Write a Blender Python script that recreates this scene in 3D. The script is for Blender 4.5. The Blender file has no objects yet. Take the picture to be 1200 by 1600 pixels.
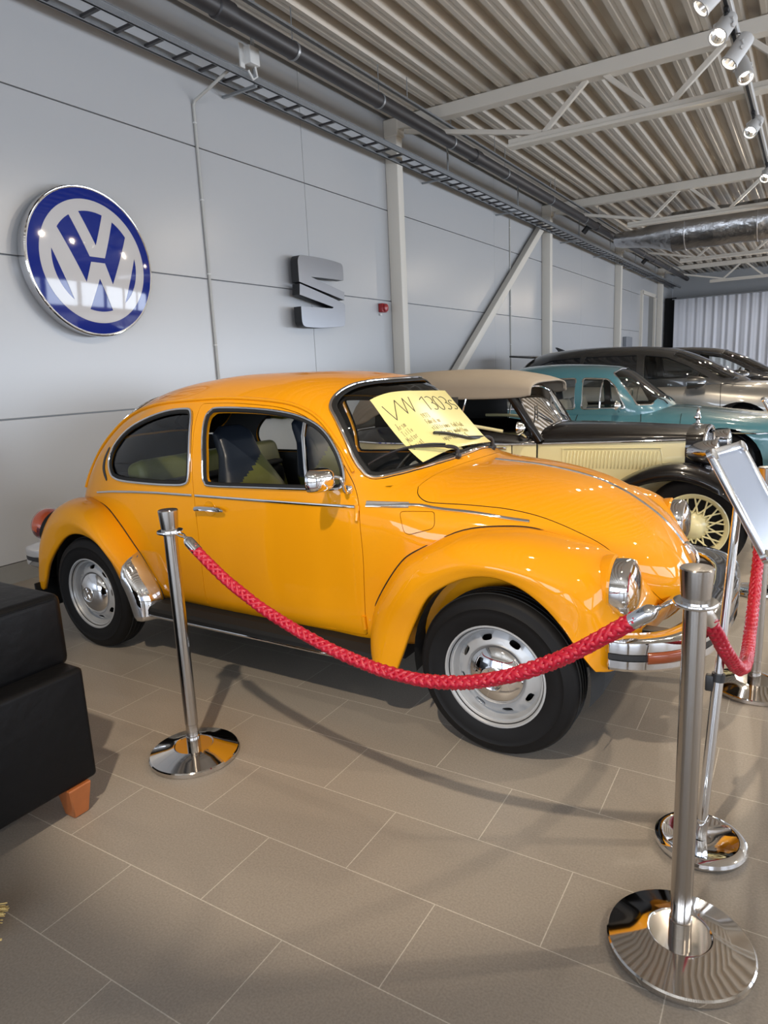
import bpy, bmesh, math, random
import numpy as np
from mathutils import Vector, Matrix, geometry
random.seed(7)
SC = bpy.context.scene
COL = SC.collection
PI = math.pi

# ------------------------------------------------------------------ camera
CAM_H = 1.4527
RIGHT = Vector((0.84917, 0.52616, -0.04630)); UP = Vector((-0.06748, 0.19525, 0.97843)); FWD = Vector((-0.52349, 0.82766, -0.19962))
FWD.normalize(); RIGHT = (RIGHT - FWD * RIGHT.dot(FWD)).normalized(); UP = RIGHT.cross(FWD)
cam_data = bpy.data.cameras.new('camera'); cam = bpy.data.objects.new('camera', cam_data); COL.objects.link(cam)
cam_data.sensor_fit = 'VERTICAL'; cam_data.sensor_height = 24.0; cam_data.lens = 24.0 * 1060.9 / 1600.0
cam_data.clip_start = 0.05; cam_data.clip_end = 200
m3 = Matrix((RIGHT, UP, -FWD)).transposed()
cam.matrix_world = Matrix.Translation((0, 0, CAM_H)) @ m3.to_4x4()
SC.camera = cam
# ------------------------------------------------------------------ exposure, world, daylight
SC.view_settings.view_transform = 'Standard'; SC.view_settings.look = 'None'
SC.view_settings.gamma = 1.0; SC.view_settings.exposure = -0.16; SC.view_settings.use_curve_mapping = False
SC.cycles.max_bounces = 10; SC.cycles.diffuse_bounces = 4; SC.cycles.glossy_bounces = 5; SC.cycles.transparent_max_bounces = 16
SC.cycles.sample_clamp_indirect = 6.0; SC.cycles.caustics_reflective = False; SC.cycles.caustics_refractive = False
SC.cycles.use_denoising = True
world = bpy.data.worlds.new('world'); SC.world = world; world.use_nodes = True
bg = world.node_tree.nodes['Background']; bg.inputs[0].default_value = (0.62, 0.74, 1.0, 1); bg.inputs[1].default_value = 0.9
def area_light(name, loc, aim, sx, sy, power, color):
    d = bpy.data.lights.new(name, 'AREA'); d.shape = 'RECTANGLE'; d.size = sx; d.size_y = sy; d.energy = power; d.color = color
    o = bpy.data.objects.new(name, d); COL.objects.link(o); o.location = loc
    o.rotation_euler = (Vector(aim) - Vector(loc)).to_track_quat('-Z', 'Y').to_euler(); return o
DAY = (0.76, 0.86, 1.0)
WIN_P = 190.0
for k, y in enumerate((-3.0, 1.0, 5.0, 9.0, 13.0, 17.0, 21.0, 25.0)):      # daylight through the glazed right side
    area_light('daylight', (9.3, y, 1.75), (0, y, 1.75), 3.4, 2.3, WIN_P * (1.0 if y < 8 else 1.8), DAY)
for k, x in enumerate((-2.6, 1.2, 5.0)):                             # and the glazed front behind the camera
    area_light('daylight', (x, -6.8, 1.75), (x, 0, 1.75), 3.2, 2.3, WIN_P * 1.25, DAY)
WARM = (1.0, 0.85, 0.66)
def spot_light(loc, aim, power, cone=70, blend=0.6, radius=0.045, color=WARM):
    d = bpy.data.lights.new('spot_beam', 'SPOT'); d.energy = power; d.color = color; d.spot_size = math.radians(cone); d.spot_blend = blend
    d.shadow_soft_size = radius
    o = bpy.data.objects.new('spot_beam', d); COL.objects.link(o); o.location = loc
    o.rotation_euler = (Vector(aim) - Vector(loc)).to_track_quat('-Z', 'Y').to_euler(); return o

# ------------------------------------------------------------------ materials
def mat(name, color, rough=0.5, metal=0.0, coat=0.0, coat_rough=0.03, spec=0.5, noise=None, bump=None, emit=None, sheen=0.0):
    m = bpy.data.materials.new(name); m.use_nodes = True; nt = m.node_tree; b = nt.nodes['Principled BSDF']
    c = (*color, 1.0); b.inputs['Base Color'].default_value = c; b.inputs['Roughness'].default_value = rough
    b.inputs['Metallic'].default_value = metal; b.inputs['Coat Weight'].default_value = coat; b.inputs['Coat Roughness'].default_value = coat_rough
    b.inputs['Specular IOR Level'].default_value = spec
    if sheen: b.inputs['Sheen Weight'].default_value = sheen
    if emit: b.inputs['Emission Color'].default_value = (*emit[0], 1); b.inputs['Emission Strength'].default_value = emit[1]
    tc = None
    if noise or bump:
        tc = nt.nodes.new('ShaderNodeTexCoord')
    if noise:   # (scale, amount)
        n = nt.nodes.new('ShaderNodeTexNoise'); n.inputs['Scale'].default_value = noise[0]; n.inputs['Detail'].default_value = 4
        nt.links.new(tc.outputs['Object'], n.inputs['Vector'])
        mx = nt.nodes.new('ShaderNodeMix'); mx.data_type = 'RGBA'; mx.inputs[6].default_value = tuple(x * (1 - noise[1]) for x in color) + (1,)
        mx.inputs[7].default_value = tuple(min(1, x * (1 + noise[1])) for x in color) + (1,)
        nt.links.new(n.outputs['Fac'], mx.inputs[0]); nt.links.new(mx.outputs[2], b.inputs['Base Color'])
    if bump:    # (scale, strength, distance)
        n = nt.nodes.new('ShaderNodeTexNoise'); n.inputs['Scale'].default_value = bump[0]; n.inputs['Detail'].default_value = 5
        nt.links.new(tc.outputs['Object'], n.inputs['Vector'])
        bp = nt.nodes.new('ShaderNodeBump'); bp.inputs['Strength'].default_value = bump[1]; bp.inputs['Distance'].default_value = bump[2]
        nt.links.new(n.outputs['Fac'], bp.inputs['Height']); nt.links.new(bp.outputs['Normal'], b.inputs['Normal'])
    return m
def glass_mat(name, tint, refl=1.0, rough=0.0):
    """a pane: clear with a tint, mirror-like reflection that grows at grazing angles"""
    m = bpy.data.materials.new(name); m.use_nodes = True; nt = m.node_tree; nt.nodes.clear()
    out = nt.nodes.new('ShaderNodeOutputMaterial'); mix = nt.nodes.new('ShaderNodeMixShader'); tr = nt.nodes.new('ShaderNodeBsdfTransparent')
    gl = nt.nodes.new('ShaderNodeBsdfGlossy'); fr = nt.nodes.new('ShaderNodeFresnel'); fr.inputs['IOR'].default_value = 1.5
    tr.inputs['Color'].default_value = (*tint, 1); gl.inputs['Roughness'].default_value = rough; gl.inputs['Color'].default_value = (refl, refl, refl, 1)
    nt.links.new(fr.outputs[0], mix.inputs[0]); nt.links.new(tr.outputs[0], mix.inputs[1]); nt.links.new(gl.outputs[0], mix.inputs[2]); nt.links.new(mix.outputs[0], out.inputs[0])
    return m
M = {}
M['orange'] = mat('orange_yellow_paint', (0.70, 0.275, 0.002), 0.6, coat=0.7, spec=0.08)
M['chrome'] = mat('chrome', (0.80, 0.80, 0.81), 0.05, 1.0)
M['steel'] = mat('brushed_steel', (0.50, 0.47, 0.44), 0.17, 1.0, bump=(180, 0.02, 0.002))
M['polished'] = mat('polished_steel', (0.66, 0.63, 0.60), 0.07, 1.0)
M['silver'] = mat('silver_wheel_paint', (0.42, 0.42, 0.42), 0.38, 0.35, coat=0.3)
M['rubber'] = mat('tyre_rubber', (0.006, 0.0055, 0.0055), 0.6, spec=0.2, bump=(60, 0.05, 0.002))
M['black'] = mat('black_plastic', (0.012, 0.012, 0.013), 0.45)
M['seal'] = mat('black_rubber_seal', (0.009, 0.009, 0.009), 0.65, spec=0.25)
M['conduit'] = mat('grey_conduit', (0.40, 0.385, 0.35), 0.45)
M['greyroof'] = mat('dark_grey_roof_paint', (0.035, 0.034, 0.033), 0.3, 0.4, coat=0.7)
M['dark'] = mat('dark_underside', (0.008, 0.008, 0.008), 0.9)
M['liner'] = mat('dark_cabin_lining', (0.022, 0.021, 0.021), 0.85)
M['olive'] = mat('olive_vinyl', (0.115, 0.12, 0.022), 0.5, bump=(90, 0.15, 0.002))
M['navy'] = mat('blue_black_vinyl', (0.018, 0.024, 0.036), 0.38)
M['glass'] = glass_mat('clear_glass', (0.92, 0.94, 0.92))
M['lens'] = glass_mat('headlight_glass', (0.93, 0.95, 0.95), rough=0.03)
M['amber'] = mat('amber_lens', (0.22, 0.042, 0.008), 0.15, coat=1.0)
M['redlens'] = mat('red_lens', (0.42, 0.06, 0.012), 0.15, coat=1.0)
M['darkredlens'] = mat('dark_red_lens', (0.10, 0.012, 0.018), 0.15, coat=1.0)
M['greystrip'] = mat('grey_vent_strip', (0.30, 0.30, 0.31), 0.35, 0.6)
M['card'] = mat('yellow_card', (0.78, 0.68, 0.27), 0.28, spec=0.6)
M['ink'] = mat('brown_ink', (0.05, 0.045, 0.03), 0.6)
M['pencil'] = mat('faint_ink', (0.27, 0.23, 0.11), 0.6)
M['cream'] = mat('cream_paint', (0.78, 0.71, 0.40), 0.35, coat=0.6)
M['blackpaint'] = mat('black_car_paint', (0.006, 0.005, 0.005), 0.3, spec=0.2, coat=0.6)
M['canvas'] = mat('taupe_canvas_hood', (0.28, 0.235, 0.18), 0.85, bump=(500, 0.25, 0.001), noise=(5, 0.08))
M['blue'] = mat('teal_blue_paint', (0.062, 0.195, 0.24), 0.3, coat=1.0)
M['grey'] = mat('bronze_grey_metallic', (0.27, 0.26, 0.24), 0.34, 0.6, coat=1.0)
M['darkcar'] = mat('dark_car_paint', (0.012, 0.012, 0.014), 0.25, 0.2, coat=1.0)
M['darkglass'] = mat('tinted_glass', (0.012, 0.013, 0.015), 0.04, spec=0.8)
M['red_rope'] = mat('crimson_rope', (0.38, 0.0035, 0.020), 0.42)
M['leather'] = mat('black_leather', (0.0045, 0.0045, 0.005), 0.45, spec=0.15, bump=(14, 0.35, 0.012))
M['wood'] = mat('reddish_wood', (0.30, 0.09, 0.025), 0.35, coat=0.3, noise=(14, 0.35))
M['alu'] = mat('silver_aluminium_frame', (0.62, 0.63, 0.65), 0.25, 1.0)
M['acrylic'] = mat('clear_cover_sheet', (0.27, 0.31, 0.39), 0.22, spec=0.7)
M['vwblue'] = mat('royal_blue_acrylic', (0.005, 0.018, 0.18), 0.06, spec=0.45)
M['vwwhite'] = mat('white_acrylic', (0.50, 0.48, 0.47), 0.06, spec=0.45)
M['gunmetal'] = mat('grey_satin_metal', (0.24, 0.245, 0.26), 0.30, 0.9)
M['galv'] = mat('galvanised_steel', (0.32, 0.33, 0.34), 0.42, 0.7, noise=(40, 0.15))
M['pipe'] = mat('dark_grey_pipe', (0.030, 0.027, 0.028), 0.45)
M['whitesteel'] = mat('offwhite_painted_steel', (0.66, 0.61, 0.53), 0.5)
M['redplastic'] = mat('red_plastic', (0.30, 0.012, 0.015), 0.3)
M['foil'] = mat('insulation_foil', (0.55, 0.55, 0.56), 0.30, 1.0, bump=(6, 0.5, 0.05))
M['lampwhite'] = mat('white_lamp_housing', (0.55, 0.54, 0.52), 0.4)
M['straw'] = mat('straw', (0.50, 0.36, 0.13), 0.7, noise=(60, 0.3))
M['plasticwhite'] = mat('white_plastic', (0.62, 0.61, 0.58), 0.4)
M['screen'] = mat('grey_wall_box', (0.22, 0.23, 0.25), 0.5)
M['bulb'] = mat('lit_lamp', (1, 1, 1), 0.3, emit=((1.0, 0.90, 0.74), 60.0))
M['reflector'] = mat('lamp_reflector', (0.75, 0.75, 0.75), 0.12, 1.0)

# ------------------------------------------------------------------ object helpers
def empty(name, loc=(0, 0, 0), rotz=0.0):
    o = bpy.data.objects.new(name, None); COL.objects.link(o); o.location = loc; o.rotation_euler = (0, 0, rotz); o.empty_display_size = 0.1
    return o
def tag(o, label, cat, group=None):
    o['label'] = label; o['category'] = cat
    if group: o['group'] = group
    return o
def struct(o): o['kind'] = 'structure'; return o
def thing(name, label, cat, loc=(0, 0, 0), rotz=0.0, group=None): return tag(empty(name, loc, rotz), label, cat, group)
class MB:
    """collects shapes and links them as ONE mesh object"""
    def __init__(s): s.v = []; s.f = []; s.mi = []; s.n = {}; s.any_n = False
    def add(s, verts, faces, mi=0, normals=None):
        o = len(s.v); s.v += [tuple(map(float, x)) for x in verts]; s.f += [tuple(i + o for i in f) for f in faces]; s.mi += [mi] * len(faces)
        if normals is not None:
            s.any_n = True
            for i, n in enumerate(normals): s.n[o + i] = tuple(map(float, n))
        return s
    def box(s, c, d, bev=0.0, seg=2, mi=0, rot=None, taper=None):
        bm = bmesh.new(); bmesh.ops.create_cube(bm, size=1.0)
        for v in bm.verts:
            t = 1.0 if (taper is None or v.co.z > 0) else taper
            v.co = Vector((v.co.x * d[0] * t, v.co.y * d[1] * t, v.co.z * d[2]))
        if bev > 0: bmesh.ops.bevel(bm, geom=list(bm.edges), offset=bev, segments=seg, affect='EDGES', profile=0.5)
        R = rot if rot is not None else Matrix.Identity(3)
        vs = [R @ v.co + Vector(c) for v in bm.verts]; bm.verts.index_update()
        fs = [[v.index for v in f.verts] for f in bm.faces]; bm.free(); return s.add(vs, fs, mi)
    def tube(s, path, r, seg=12, mi=0, closed=False, caps=True, up=None, rx=None):
        """round (or elliptical, rx = second radius) section along a path; r may be a list"""
        P = [Vector(p) for p in path]; n = len(P)
        if n < 2: return s
        rr = r if isinstance(r, (list, tuple)) else [r] * n
        T = []
        for i in range(n):
            a = P[(i - 1) % n] if (closed or i > 0) else P[i]; b = P[(i + 1) % n] if (closed or i < n - 1) else P[i]
            t = (b - a); T.append(t.normalized() if t.length > 1e-9 else Vector((0, 0, 1)))
        ref = Vector(up) if up else (Vector((0, 0, 1)) if abs(T[0].z) < 0.9 else Vector((1, 0, 0)))
        nrm = (ref - T[0] * ref.dot(T[0])).normalized(); vs = []
        for i in range(n):
            if up: nn = Vector(up) if not callable(up) else up(P[i]); nrm = (nn - T[i] * nn.dot(T[i])).normalized()
            else: nrm = (nrm - T[i] * nrm.dot(T[i])).normalized()
            bn = T[i].cross(nrm)
            for k in range(seg):
                a = 2 * PI * k / seg; vs.append(P[i] + nrm * (math.cos(a) * rr[i]) + bn * (math.sin(a) * (rr[i] if rx is None else rx)))
        fs = []
        for i in range(n if closed else n - 1):
            j = (i + 1) % n
            for k in range(seg): k2 = (k + 1) % seg; fs.append((i * seg + k, i * seg + k2, j * seg + k2, j * seg + k))
        if caps and not closed: fs.append(tuple(range(seg))[::-1]); fs.append(tuple((n - 1) * seg + k for k in range(seg)))
        return s.add(vs, fs, mi)
    def strip(s, path, normals, w, h, mi=0, closed=False):
        """flat-sided bar: half width w across the surface, height h along the given normals"""
        P = [Vector(p) for p in path]; n = len(P); vs = []; fs = []
        ww = w if isinstance(w, (list, tuple)) else [w] * n
        for i in range(n):
            a = P[(i - 1) % n] if (closed or i > 0) else P[i]; b = P[(i + 1) % n] if (closed or i < n - 1) else P[i]
            t = (b - a).normalized(); N = Vector(normals[i]).normalized(); B = t.cross(N).normalized()
            for (q, e) in ((-1, -0.3), (-0.75, 0.75), (0, 1), (0.75, 0.75), (1, -0.3)): vs.append(P[i] + B * (q * ww[i]) + N * (h * e))
        for i in range(n if closed else n - 1):
            j = (i + 1) % n
            for k in range(4): fs.append((i * 5 + k, i * 5 + k + 1, j * 5 + k + 1, j * 5 + k))
        if not closed: fs.append((0, 1, 2, 3, 4)); fs.append(tuple((n - 1) * 5 + k for k in (4, 3, 2, 1, 0)))
        return s.add(vs, fs, mi)
    def lathe(s, prof, c=(0, 0, 0), axis=(0, 0, 1), seg=48, mi=0, caps=True):
        """prof: (radius, height) pairs along the axis; mi may be a list, one per profile step"""
        A = Vector(axis).normalized(); q = Vector((0, 0, 1)).rotation_difference(A); c = Vector(c); vs = []; fs = []; ml = []
        for (r, h) in prof:
            for k in range(seg):
                a = 2 * PI * k / seg; vs.append(c + q @ Vector((r * math.cos(a), r * math.sin(a), h)))
        n = len(prof)
        o = len(s.v); s.v += [tuple(v) for v in vs]
        for i in range(n - 1):
            for k in range(seg):
                k2 = (k + 1) % seg; s.f.append(tuple(o + x for x in (i * seg + k, i * seg + k2, (i + 1) * seg + k2, (i + 1) * seg + k)))
                s.mi.append(mi[i] if isinstance(mi, list) else mi)
        if caps:
            if prof[0][0] > 1e-6: s.f.append(tuple(o + k for k in range(seg))[::-1]); s.mi.append(mi[0] if isinstance(mi, list) else mi)
            if prof[-1][0] > 1e-6: s.f.append(tuple(o + (n - 1) * seg + k for k in range(seg))); s.mi.append(mi[-1] if isinstance(mi, list) else mi)
        return s
    def grid(s, rows, mi=0, closed_u=False, closed_v=False, flip=False):
        n, m = len(rows), len(rows[0]); vs = [p for r in rows for p in r]; fs = []
        for i in range(n if closed_u else n - 1):
            for j in range(m if closed_v else m - 1):
                a, b, c, d = i * m + j, i * m + (j + 1) % m, ((i + 1) % n) * m + (j + 1) % m, ((i + 1) % n) * m + j
                fs.append((a, d, c, b) if flip else (a, b, c, d))
        return s.add(vs, fs, mi)
    def prism(s, poly, f0, f1, mi=0):
        """extrude a 2-D outline: f0, f1 map (a, b) to the two ends"""
        n = len(poly); vs = [f0(*p) for p in poly] + [f1(*p) for p in poly]
        fs = [tuple(range(n))[::-1], tuple(range(n, 2 * n))] + [(i, (i + 1) % n, n + (i + 1) % n, n + i) for i in range(n)]
        return s.add(vs, fs, mi)
    def xform(s, mx):
        s.v = [tuple(mx @ Vector(v)) for v in s.v]; return s
    def build(s, name, mats, parent=None, smooth=True, angle=35, fixn=True, clean=True):
        me = bpy.data.meshes.new(name); me.from_pydata(s.v, [], s.f)
        for m in (mats if isinstance(mats, (list, tuple)) else [mats]): me.materials.append(m)
        me.polygons.foreach_set('material_index', s.mi)
        if s.any_n:
            me.polygons.foreach_set('use_smooth', [True] * len(me.polygons)); me.update()
            vn = [Vector((0, 0, 0))] * len(me.vertices)
            for i, v in enumerate(me.vertices): vn[i] = s.n.get(i) or tuple(v.normal)
            me.normals_split_custom_set_from_vertices(vn)
        else:
            if fixn:
                bm = bmesh.new(); bm.from_mesh(me)
                if clean: bmesh.ops.remove_doubles(bm, verts=bm.verts, dist=1e-6)
                bmesh.ops.recalc_face_normals(bm, faces=bm.faces); bm.to_mesh(me); bm.free()
            if smooth:
                me.polygons.foreach_set('use_smooth', [True] * len(me.polygons)); me.set_sharp_from_angle(angle=math.radians(angle))
        me.validate(); me.update()
        o = bpy.data.objects.new(name, me); COL.objects.link(o)
        if parent is not None: o.parent = parent
        return o
def kids(o): return [c for c in bpy.data.objects if c.parent == o]
def copy_tree(o, parent=None):
    c = o.copy(); COL.objects.link(c); c.parent = parent
    if parent is not None: c.matrix_parent_inverse = o.matrix_parent_inverse
    for k in kids(o): copy_tree(k, c)
    return c
def catmull(P, n=8, closed=False):
    P = [np.array(p, float) for p in P]; N = len(P); out = []
    for i in range(N if closed else N - 1):
        p0 = P[(i - 1) % N] if (closed or i > 0) else 2 * P[0] - P[1]; p1 = P[i]; p2 = P[(i + 1) % N]
        p3 = P[(i + 2) % N] if (closed or i + 2 < N) else 2 * P[-1] - P[-2]
        for k in range(n):
            t = k / n; out.append(0.5 * (2 * p1 + (p2 - p0) * t + (2 * p0 - 5 * p1 + 4 * p2 - p3) * t * t + (3 * p1 - p0 - 3 * p2 + p3) * t ** 3))
    if not closed: out.append(P[-1])
    return out
def rounded(poly, r, n=6):
    """round the corners of a 2-D polygon; r: one radius or one per corner"""
    P = [np.array(p, float) for p in poly]; N = len(P); rr = r if isinstance(r, (list, tuple)) else [r] * N; out = []
    for i in range(N):
        a, b, c = P[i - 1], P[i], P[(i + 1) % N]; u = (a - b) / np.linalg.norm(a - b); v = (c - b) / np.linalg.norm(c - b)
        d = min(rr[i], 0.45 * np.linalg.norm(a - b), 0.45 * np.linalg.norm(c - b))
        if d < 1e-6: out.append(b); continue
        for k in range(n + 1):
            t = k / n; out.append((1 - t) ** 2 * (b + u * d) + 2 * t * (1 - t) * b + t * t * (b + v * d))
    return out
def densify(poly, step):
    out = []; N = len(poly)
    for i in range(N):
        a, b = np.array(poly[i], float), np.array(poly[(i + 1) % N], float); L = np.linalg.norm(b - a)
        if L < 1e-7: continue
        k = max(1, int(math.ceil(L / step)))
        for j in range(k): out.append(a + (b - a) * j / k)
    return out
def inside(pts, poly):
    x, y = pts[:, 0], pts[:, 1]; P = np.array(poly); r = np.zeros(len(pts), bool); j = len(P) - 1
    for i in range(len(P)):
        xi, yi, xj, yj = P[i, 0], P[i, 1], P[j, 0], P[j, 1]
        if yi != yj: r ^= ((yi > y) != (yj > y)) & (x < (xj - xi) * (y - yi) / (yj - yi) + xi)
        j = i
    return r
def seg_dist(pts, poly):
    P = np.array(poly); d = np.full(len(pts), 1e9)
    for i in range(len(P)):
        a, b = P[i - 1], P[i]; ab = b - a; L = ab @ ab
        t = np.clip(((pts - a) @ ab) / max(L, 1e-12), 0, 1); d = np.minimum(d, np.linalg.norm(pts - (a + t[:, None] * ab), axis=1))
    return d
def triangulate(outer, holes, step):
    """triangulate a 2-D region with holes, with inner points every step"""
    loops = [densify(outer, step)] + [densify(h, step) for h in holes]
    vs = []; es = []
    for L in loops:
        o = len(vs); vs += [tuple(p) for p in L]; es += [(o + i, o + (i + 1) % len(L)) for i in range(len(L))]
    O = np.array(loops[0]); lo, hi = O.min(0), O.max(0)
    gx = np.arange(lo[0] + step / 2, hi[0], step); gy = np.arange(lo[1] + step / 2, hi[1], step)
    g = np.stack(np.meshgrid(gx, gy, indexing='ij'), -1).reshape(-1, 2)
    if len(g):
        ok = inside(g, loops[0])
        for h in loops[1:]: ok &= ~inside(g, h)
        g = g[ok]
        for L in loops:
            if len(g): g = g[seg_dist(g, L) > step * 0.45]
        vs += [tuple(p) for p in g]
    r = geometry.delaunay_2d_cdt([Vector(v) for v in vs], es, [], 0, 1e-7)
    V = np.array([tuple(v) for v in r[0]]); F = [tuple(f) for f in r[2]]
    c = np.array([V[list(f)].mean(0) for f in F]); ok = inside(c, loops[0])
    for h in loops[1:]: ok &= ~inside(c, h)
    F = [f for f, k in zip(F, ok) if k]
    used = sorted({i for f in F for i in f}); mp = {u: i for i, u in enumerate(used)}
    return V[used], [tuple(mp[i] for i in f) for f in F]
def region(mb, outer, holes, step, lift, normal, off=0.0, thick=0.0, mi=0, mi_in=None, rim=None, mi_rim=None):
    """lift a triangulated region onto a surface: lift(A)->(n,3), normal(A)->(n,3). thick: also an inner face and the edges between.
    rim: function (2-D point) -> bool, which edges get a rim (default all)"""
    V, F = triangulate(outer, holes, step)
    P = lift(V); N = normal(V)
    def orient(P, N, F):
        out = []
        for f in F:
            a, b, c = (P[i] for i in f[:3]); out.append(f if np.dot(np.cross(b - a, c - a), N[f[0]]) > 0 else f[::-1])
        return out
    F = orient(P, N, F)
    mb.add(P + N * off, F, mi, N)
    if thick > 0:
        Q = P + N * (off - thick)
        mb.add(Q, [f[::-1] for f in F], mi if mi_in is None else mi_in, -N)
        cnt = {}
        for f in F:
            for i in range(len(f)): e = (f[i], f[(i + 1) % len(f)]); cnt[tuple(sorted(e))] = cnt.get(tuple(sorted(e)), []) + [e]
        for k, L in cnt.items():
            if len(L) == 1:
                a, b = L[0]
                if rim is not None and not rim((V[a] + V[b]) / 2): continue
                e = P[b] - P[a]; n = np.cross(e, N[a] + N[b]); n = n / (np.linalg.norm(n) + 1e-12)
                mb.add([P[a] + N[a] * off, P[b] + N[b] * off, Q[b], Q[a]], [(1, 0, 3, 2)], mi if mi_rim is None else mi_rim, [n] * 4)
    return mb
# ================================================================== the room
WX = -5.13; YB = -7.0; YF = 31.0; XR = 9.5; ZC = 4.78
def floor_material():
    m = bpy.data.materials.new('grey_beige_floor_tiles'); m.use_nodes = True; nt = m.node_tree; b = nt.nodes['Principled BSDF']
    tc = nt.nodes.new('ShaderNodeTexCoord'); mp = nt.nodes.new('ShaderNodeMapping'); mp.vector_type = 'TEXTURE'
    mp.inputs['Location'].default_value = (-1.9929 - 0.3, 1.1105, 0); mp.inputs['Rotation'].default_value = (0, 0, 0.0115)
    br = nt.nodes.new('ShaderNodeTexBrick'); br.offset = 0.5; br.offset_frequency = 2; br.squash = 1.0
    br.inputs['Scale'].default_value = 1.0; br.inputs['Brick Width'].default_value = 0.6; br.inputs['Row Height'].default_value = 0.3
    br.inputs['Mortar Size'].default_value = 0.0016; br.inputs['Mortar Smooth'].default_value = 0.1; br.inputs['Bias'].default_value = 0.0
    br.inputs['Color1'].default_value = (0.258, 0.226, 0.190, 1); br.inputs['Color2'].default_value = (0.274, 0.241, 0.203, 1); br.inputs['Mortar'].default_value = (0.46, 0.42, 0.36, 1)
    nt.links.new(tc.outputs['Object'], mp.inputs['Vector']); nt.links.new(mp.outputs['Vector'], br.inputs['Vector'])
    n = nt.nodes.new('ShaderNodeTexNoise'); n.inputs['Scale'].default_value = 160; n.inputs['Detail'].default_value = 3; nt.links.new(tc.outputs['Object'], n.inputs['Vector'])
    n2 = nt.nodes.new('ShaderNodeTexNoise'); n2.inputs['Scale'].default_value = 1.3; n2.inputs['Detail'].default_value = 3; nt.links.new(tc.outputs['Object'], n2.inputs['Vector'])
    def mul(col, fac, lo, hi):
        mr = nt.nodes.new('ShaderNodeMapRange'); mr.inputs['From Min'].default_value = 0.3; mr.inputs['From Max'].default_value = 0.7
        mr.inputs['To Min'].default_value = lo; mr.inputs['To Max'].default_value = hi; nt.links.new(fac, mr.inputs['Value'])
        mx = nt.nodes.new('ShaderNodeMix'); mx.data_type = 'RGBA'; mx.blend_type = 'MULTIPLY'; mx.inputs[0].default_value = 1.0
        nt.links.new(col, mx.inputs[6]); nt.links.new(mr.outputs['Result'], mx.inputs[7]); return mx.outputs[2]
    c = mul(br.outputs['Color'], n.outputs['Fac'], 0.86, 1.12); c = mul(c, n2.outputs['Fac'], 0.94, 1.06)
    nt.links.new(c, b.inputs['Base Color']); b.inputs['Roughness'].default_value = 0.42; b.inputs['Specular IOR Level'].default_value = 0.4
    bp = nt.nodes.new('ShaderNodeBump'); bp.inputs['Strength'].default_value = 0.12; bp.inputs['Distance'].default_value = 0.002
    nt.links.new(n.outputs['Fac'], bp.inputs['Height']); nt.links.new(bp.outputs['Normal'], b.inputs['Normal'])
    return m
fl = MB().box(((WX + XR) / 2, (YB + YF) / 2, -0.1), (XR - WX + 1, YF - YB + 1, 0.2)); struct(fl.build('floor', floor_material(), smooth=False))
M['panel'] = mat('white_metal_panel', (0.43, 0.43, 0.43), 0.29, 0.0, spec=0.6, bump=(1.2, 0.05, 0.02))
M['joint'] = mat('panel_joint', (0.42, 0.42, 0.42), 0.6)
M['concrete'] = mat('grey_concrete', (0.20, 0.195, 0.18), 0.8, noise=(6, 0.15))
# left wall: sandwich panels with open joints over a darker backing
wl = MB(); wl.box((WX - 0.14, (YB + YF) / 2, ZC / 2 + 0.1), (0.2, YF - YB, ZC + 0.2), mi=1)
ys = [YB] + [6.73 + 5.59 * k for k in range(-2, 5)] + [YF]; zs = [0.15, 1.243, 2.443, 3.643, 4.9]
DOOR = (24.9, 27.2)
for y0, y1 in zip(ys[:-1], ys[1:]):
    for z0, z1 in zip(zs[:-1], zs[1:]):
        segs = [(y0, y1)]
        if z1 < 3.7:
            segs = [(a, b) for a, b in ((y0, min(y1, DOOR[0])), (max(y0, DOOR[1]), y1)) if b - a > 0.05] if y1 > DOOR[0] and y0 < DOOR[1] else segs
        for a, b in segs: wl.box((WX - 0.02, (a + b) / 2, (z0 + z1) / 2), (0.04, b - a - 0.006, z1 - z0 - 0.010), 0.003, 1)
wl.box((WX - 0.03, (YB + YF) / 2, 0.075), (0.06, YF - YB, 0.15), mi=2)
struct(wl.build('wall_left', [M['panel'], M['joint'], M['concrete']]))
dr = MB(); dr.box((WX - 0.005, sum(DOOR) / 2 - 0.45, 1.9), (0.05, 1.2, 3.6), 0.004, 1, 0); dr.box((WX - 0.015, DOOR[1] - 0.52, 1.9), (0.04, 1.0, 3.6), 0.003, 1, 1)
for y in (DOOR[0] + 0.04, DOOR[1] - 0.02): dr.box((WX + 0.03, y, 1.9), (0.10, 0.12, 3.75), 0.004, 1, 2)
dr.box((WX + 0.03, sum(DOOR) / 2, 3.74), (0.10, 2.3, 0.12), 0.004, 1, 2)
struct(dr.build('door_1', [M['panel'], M['concrete'], M['whitesteel']]))
# ceiling: trapezoidal steel decking running along the wall
M['deck'] = mat('galvanised_decking', (0.57, 0.51, 0.43), 0.36, 0.25, noise=(3, 0.06))
prof = []; x = WX - 0.2; pitch = 0.31
while x < XR + 0.3:
    prof += [(x, 0.0), (x + 0.045, 0.0), (x + 0.055, 0.005), (x + 0.085, 0.005), (x + 0.095, 0.0), (x + 0.14, 0.0), (x + 0.175, 0.105), (x + 0.275, 0.105)]; x += pitch
ce = MB(); ce.add([(a, YB - 0.2, ZC + h) for a, h in prof] + [(a, YF + 0.2, ZC + h) for a, h in prof], [(i, i + 1, len(prof) + i + 1, len(prof) + i) for i in range(len(prof) - 1)])
ce.box(((WX + XR) / 2, (YB + YF) / 2, ZC + 0.24), (XR - WX + 0.8, YF - YB + 0.6, 0.1))
struct(ce.build('ceiling', M['deck'], smooth=False, fixn=False))
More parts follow.
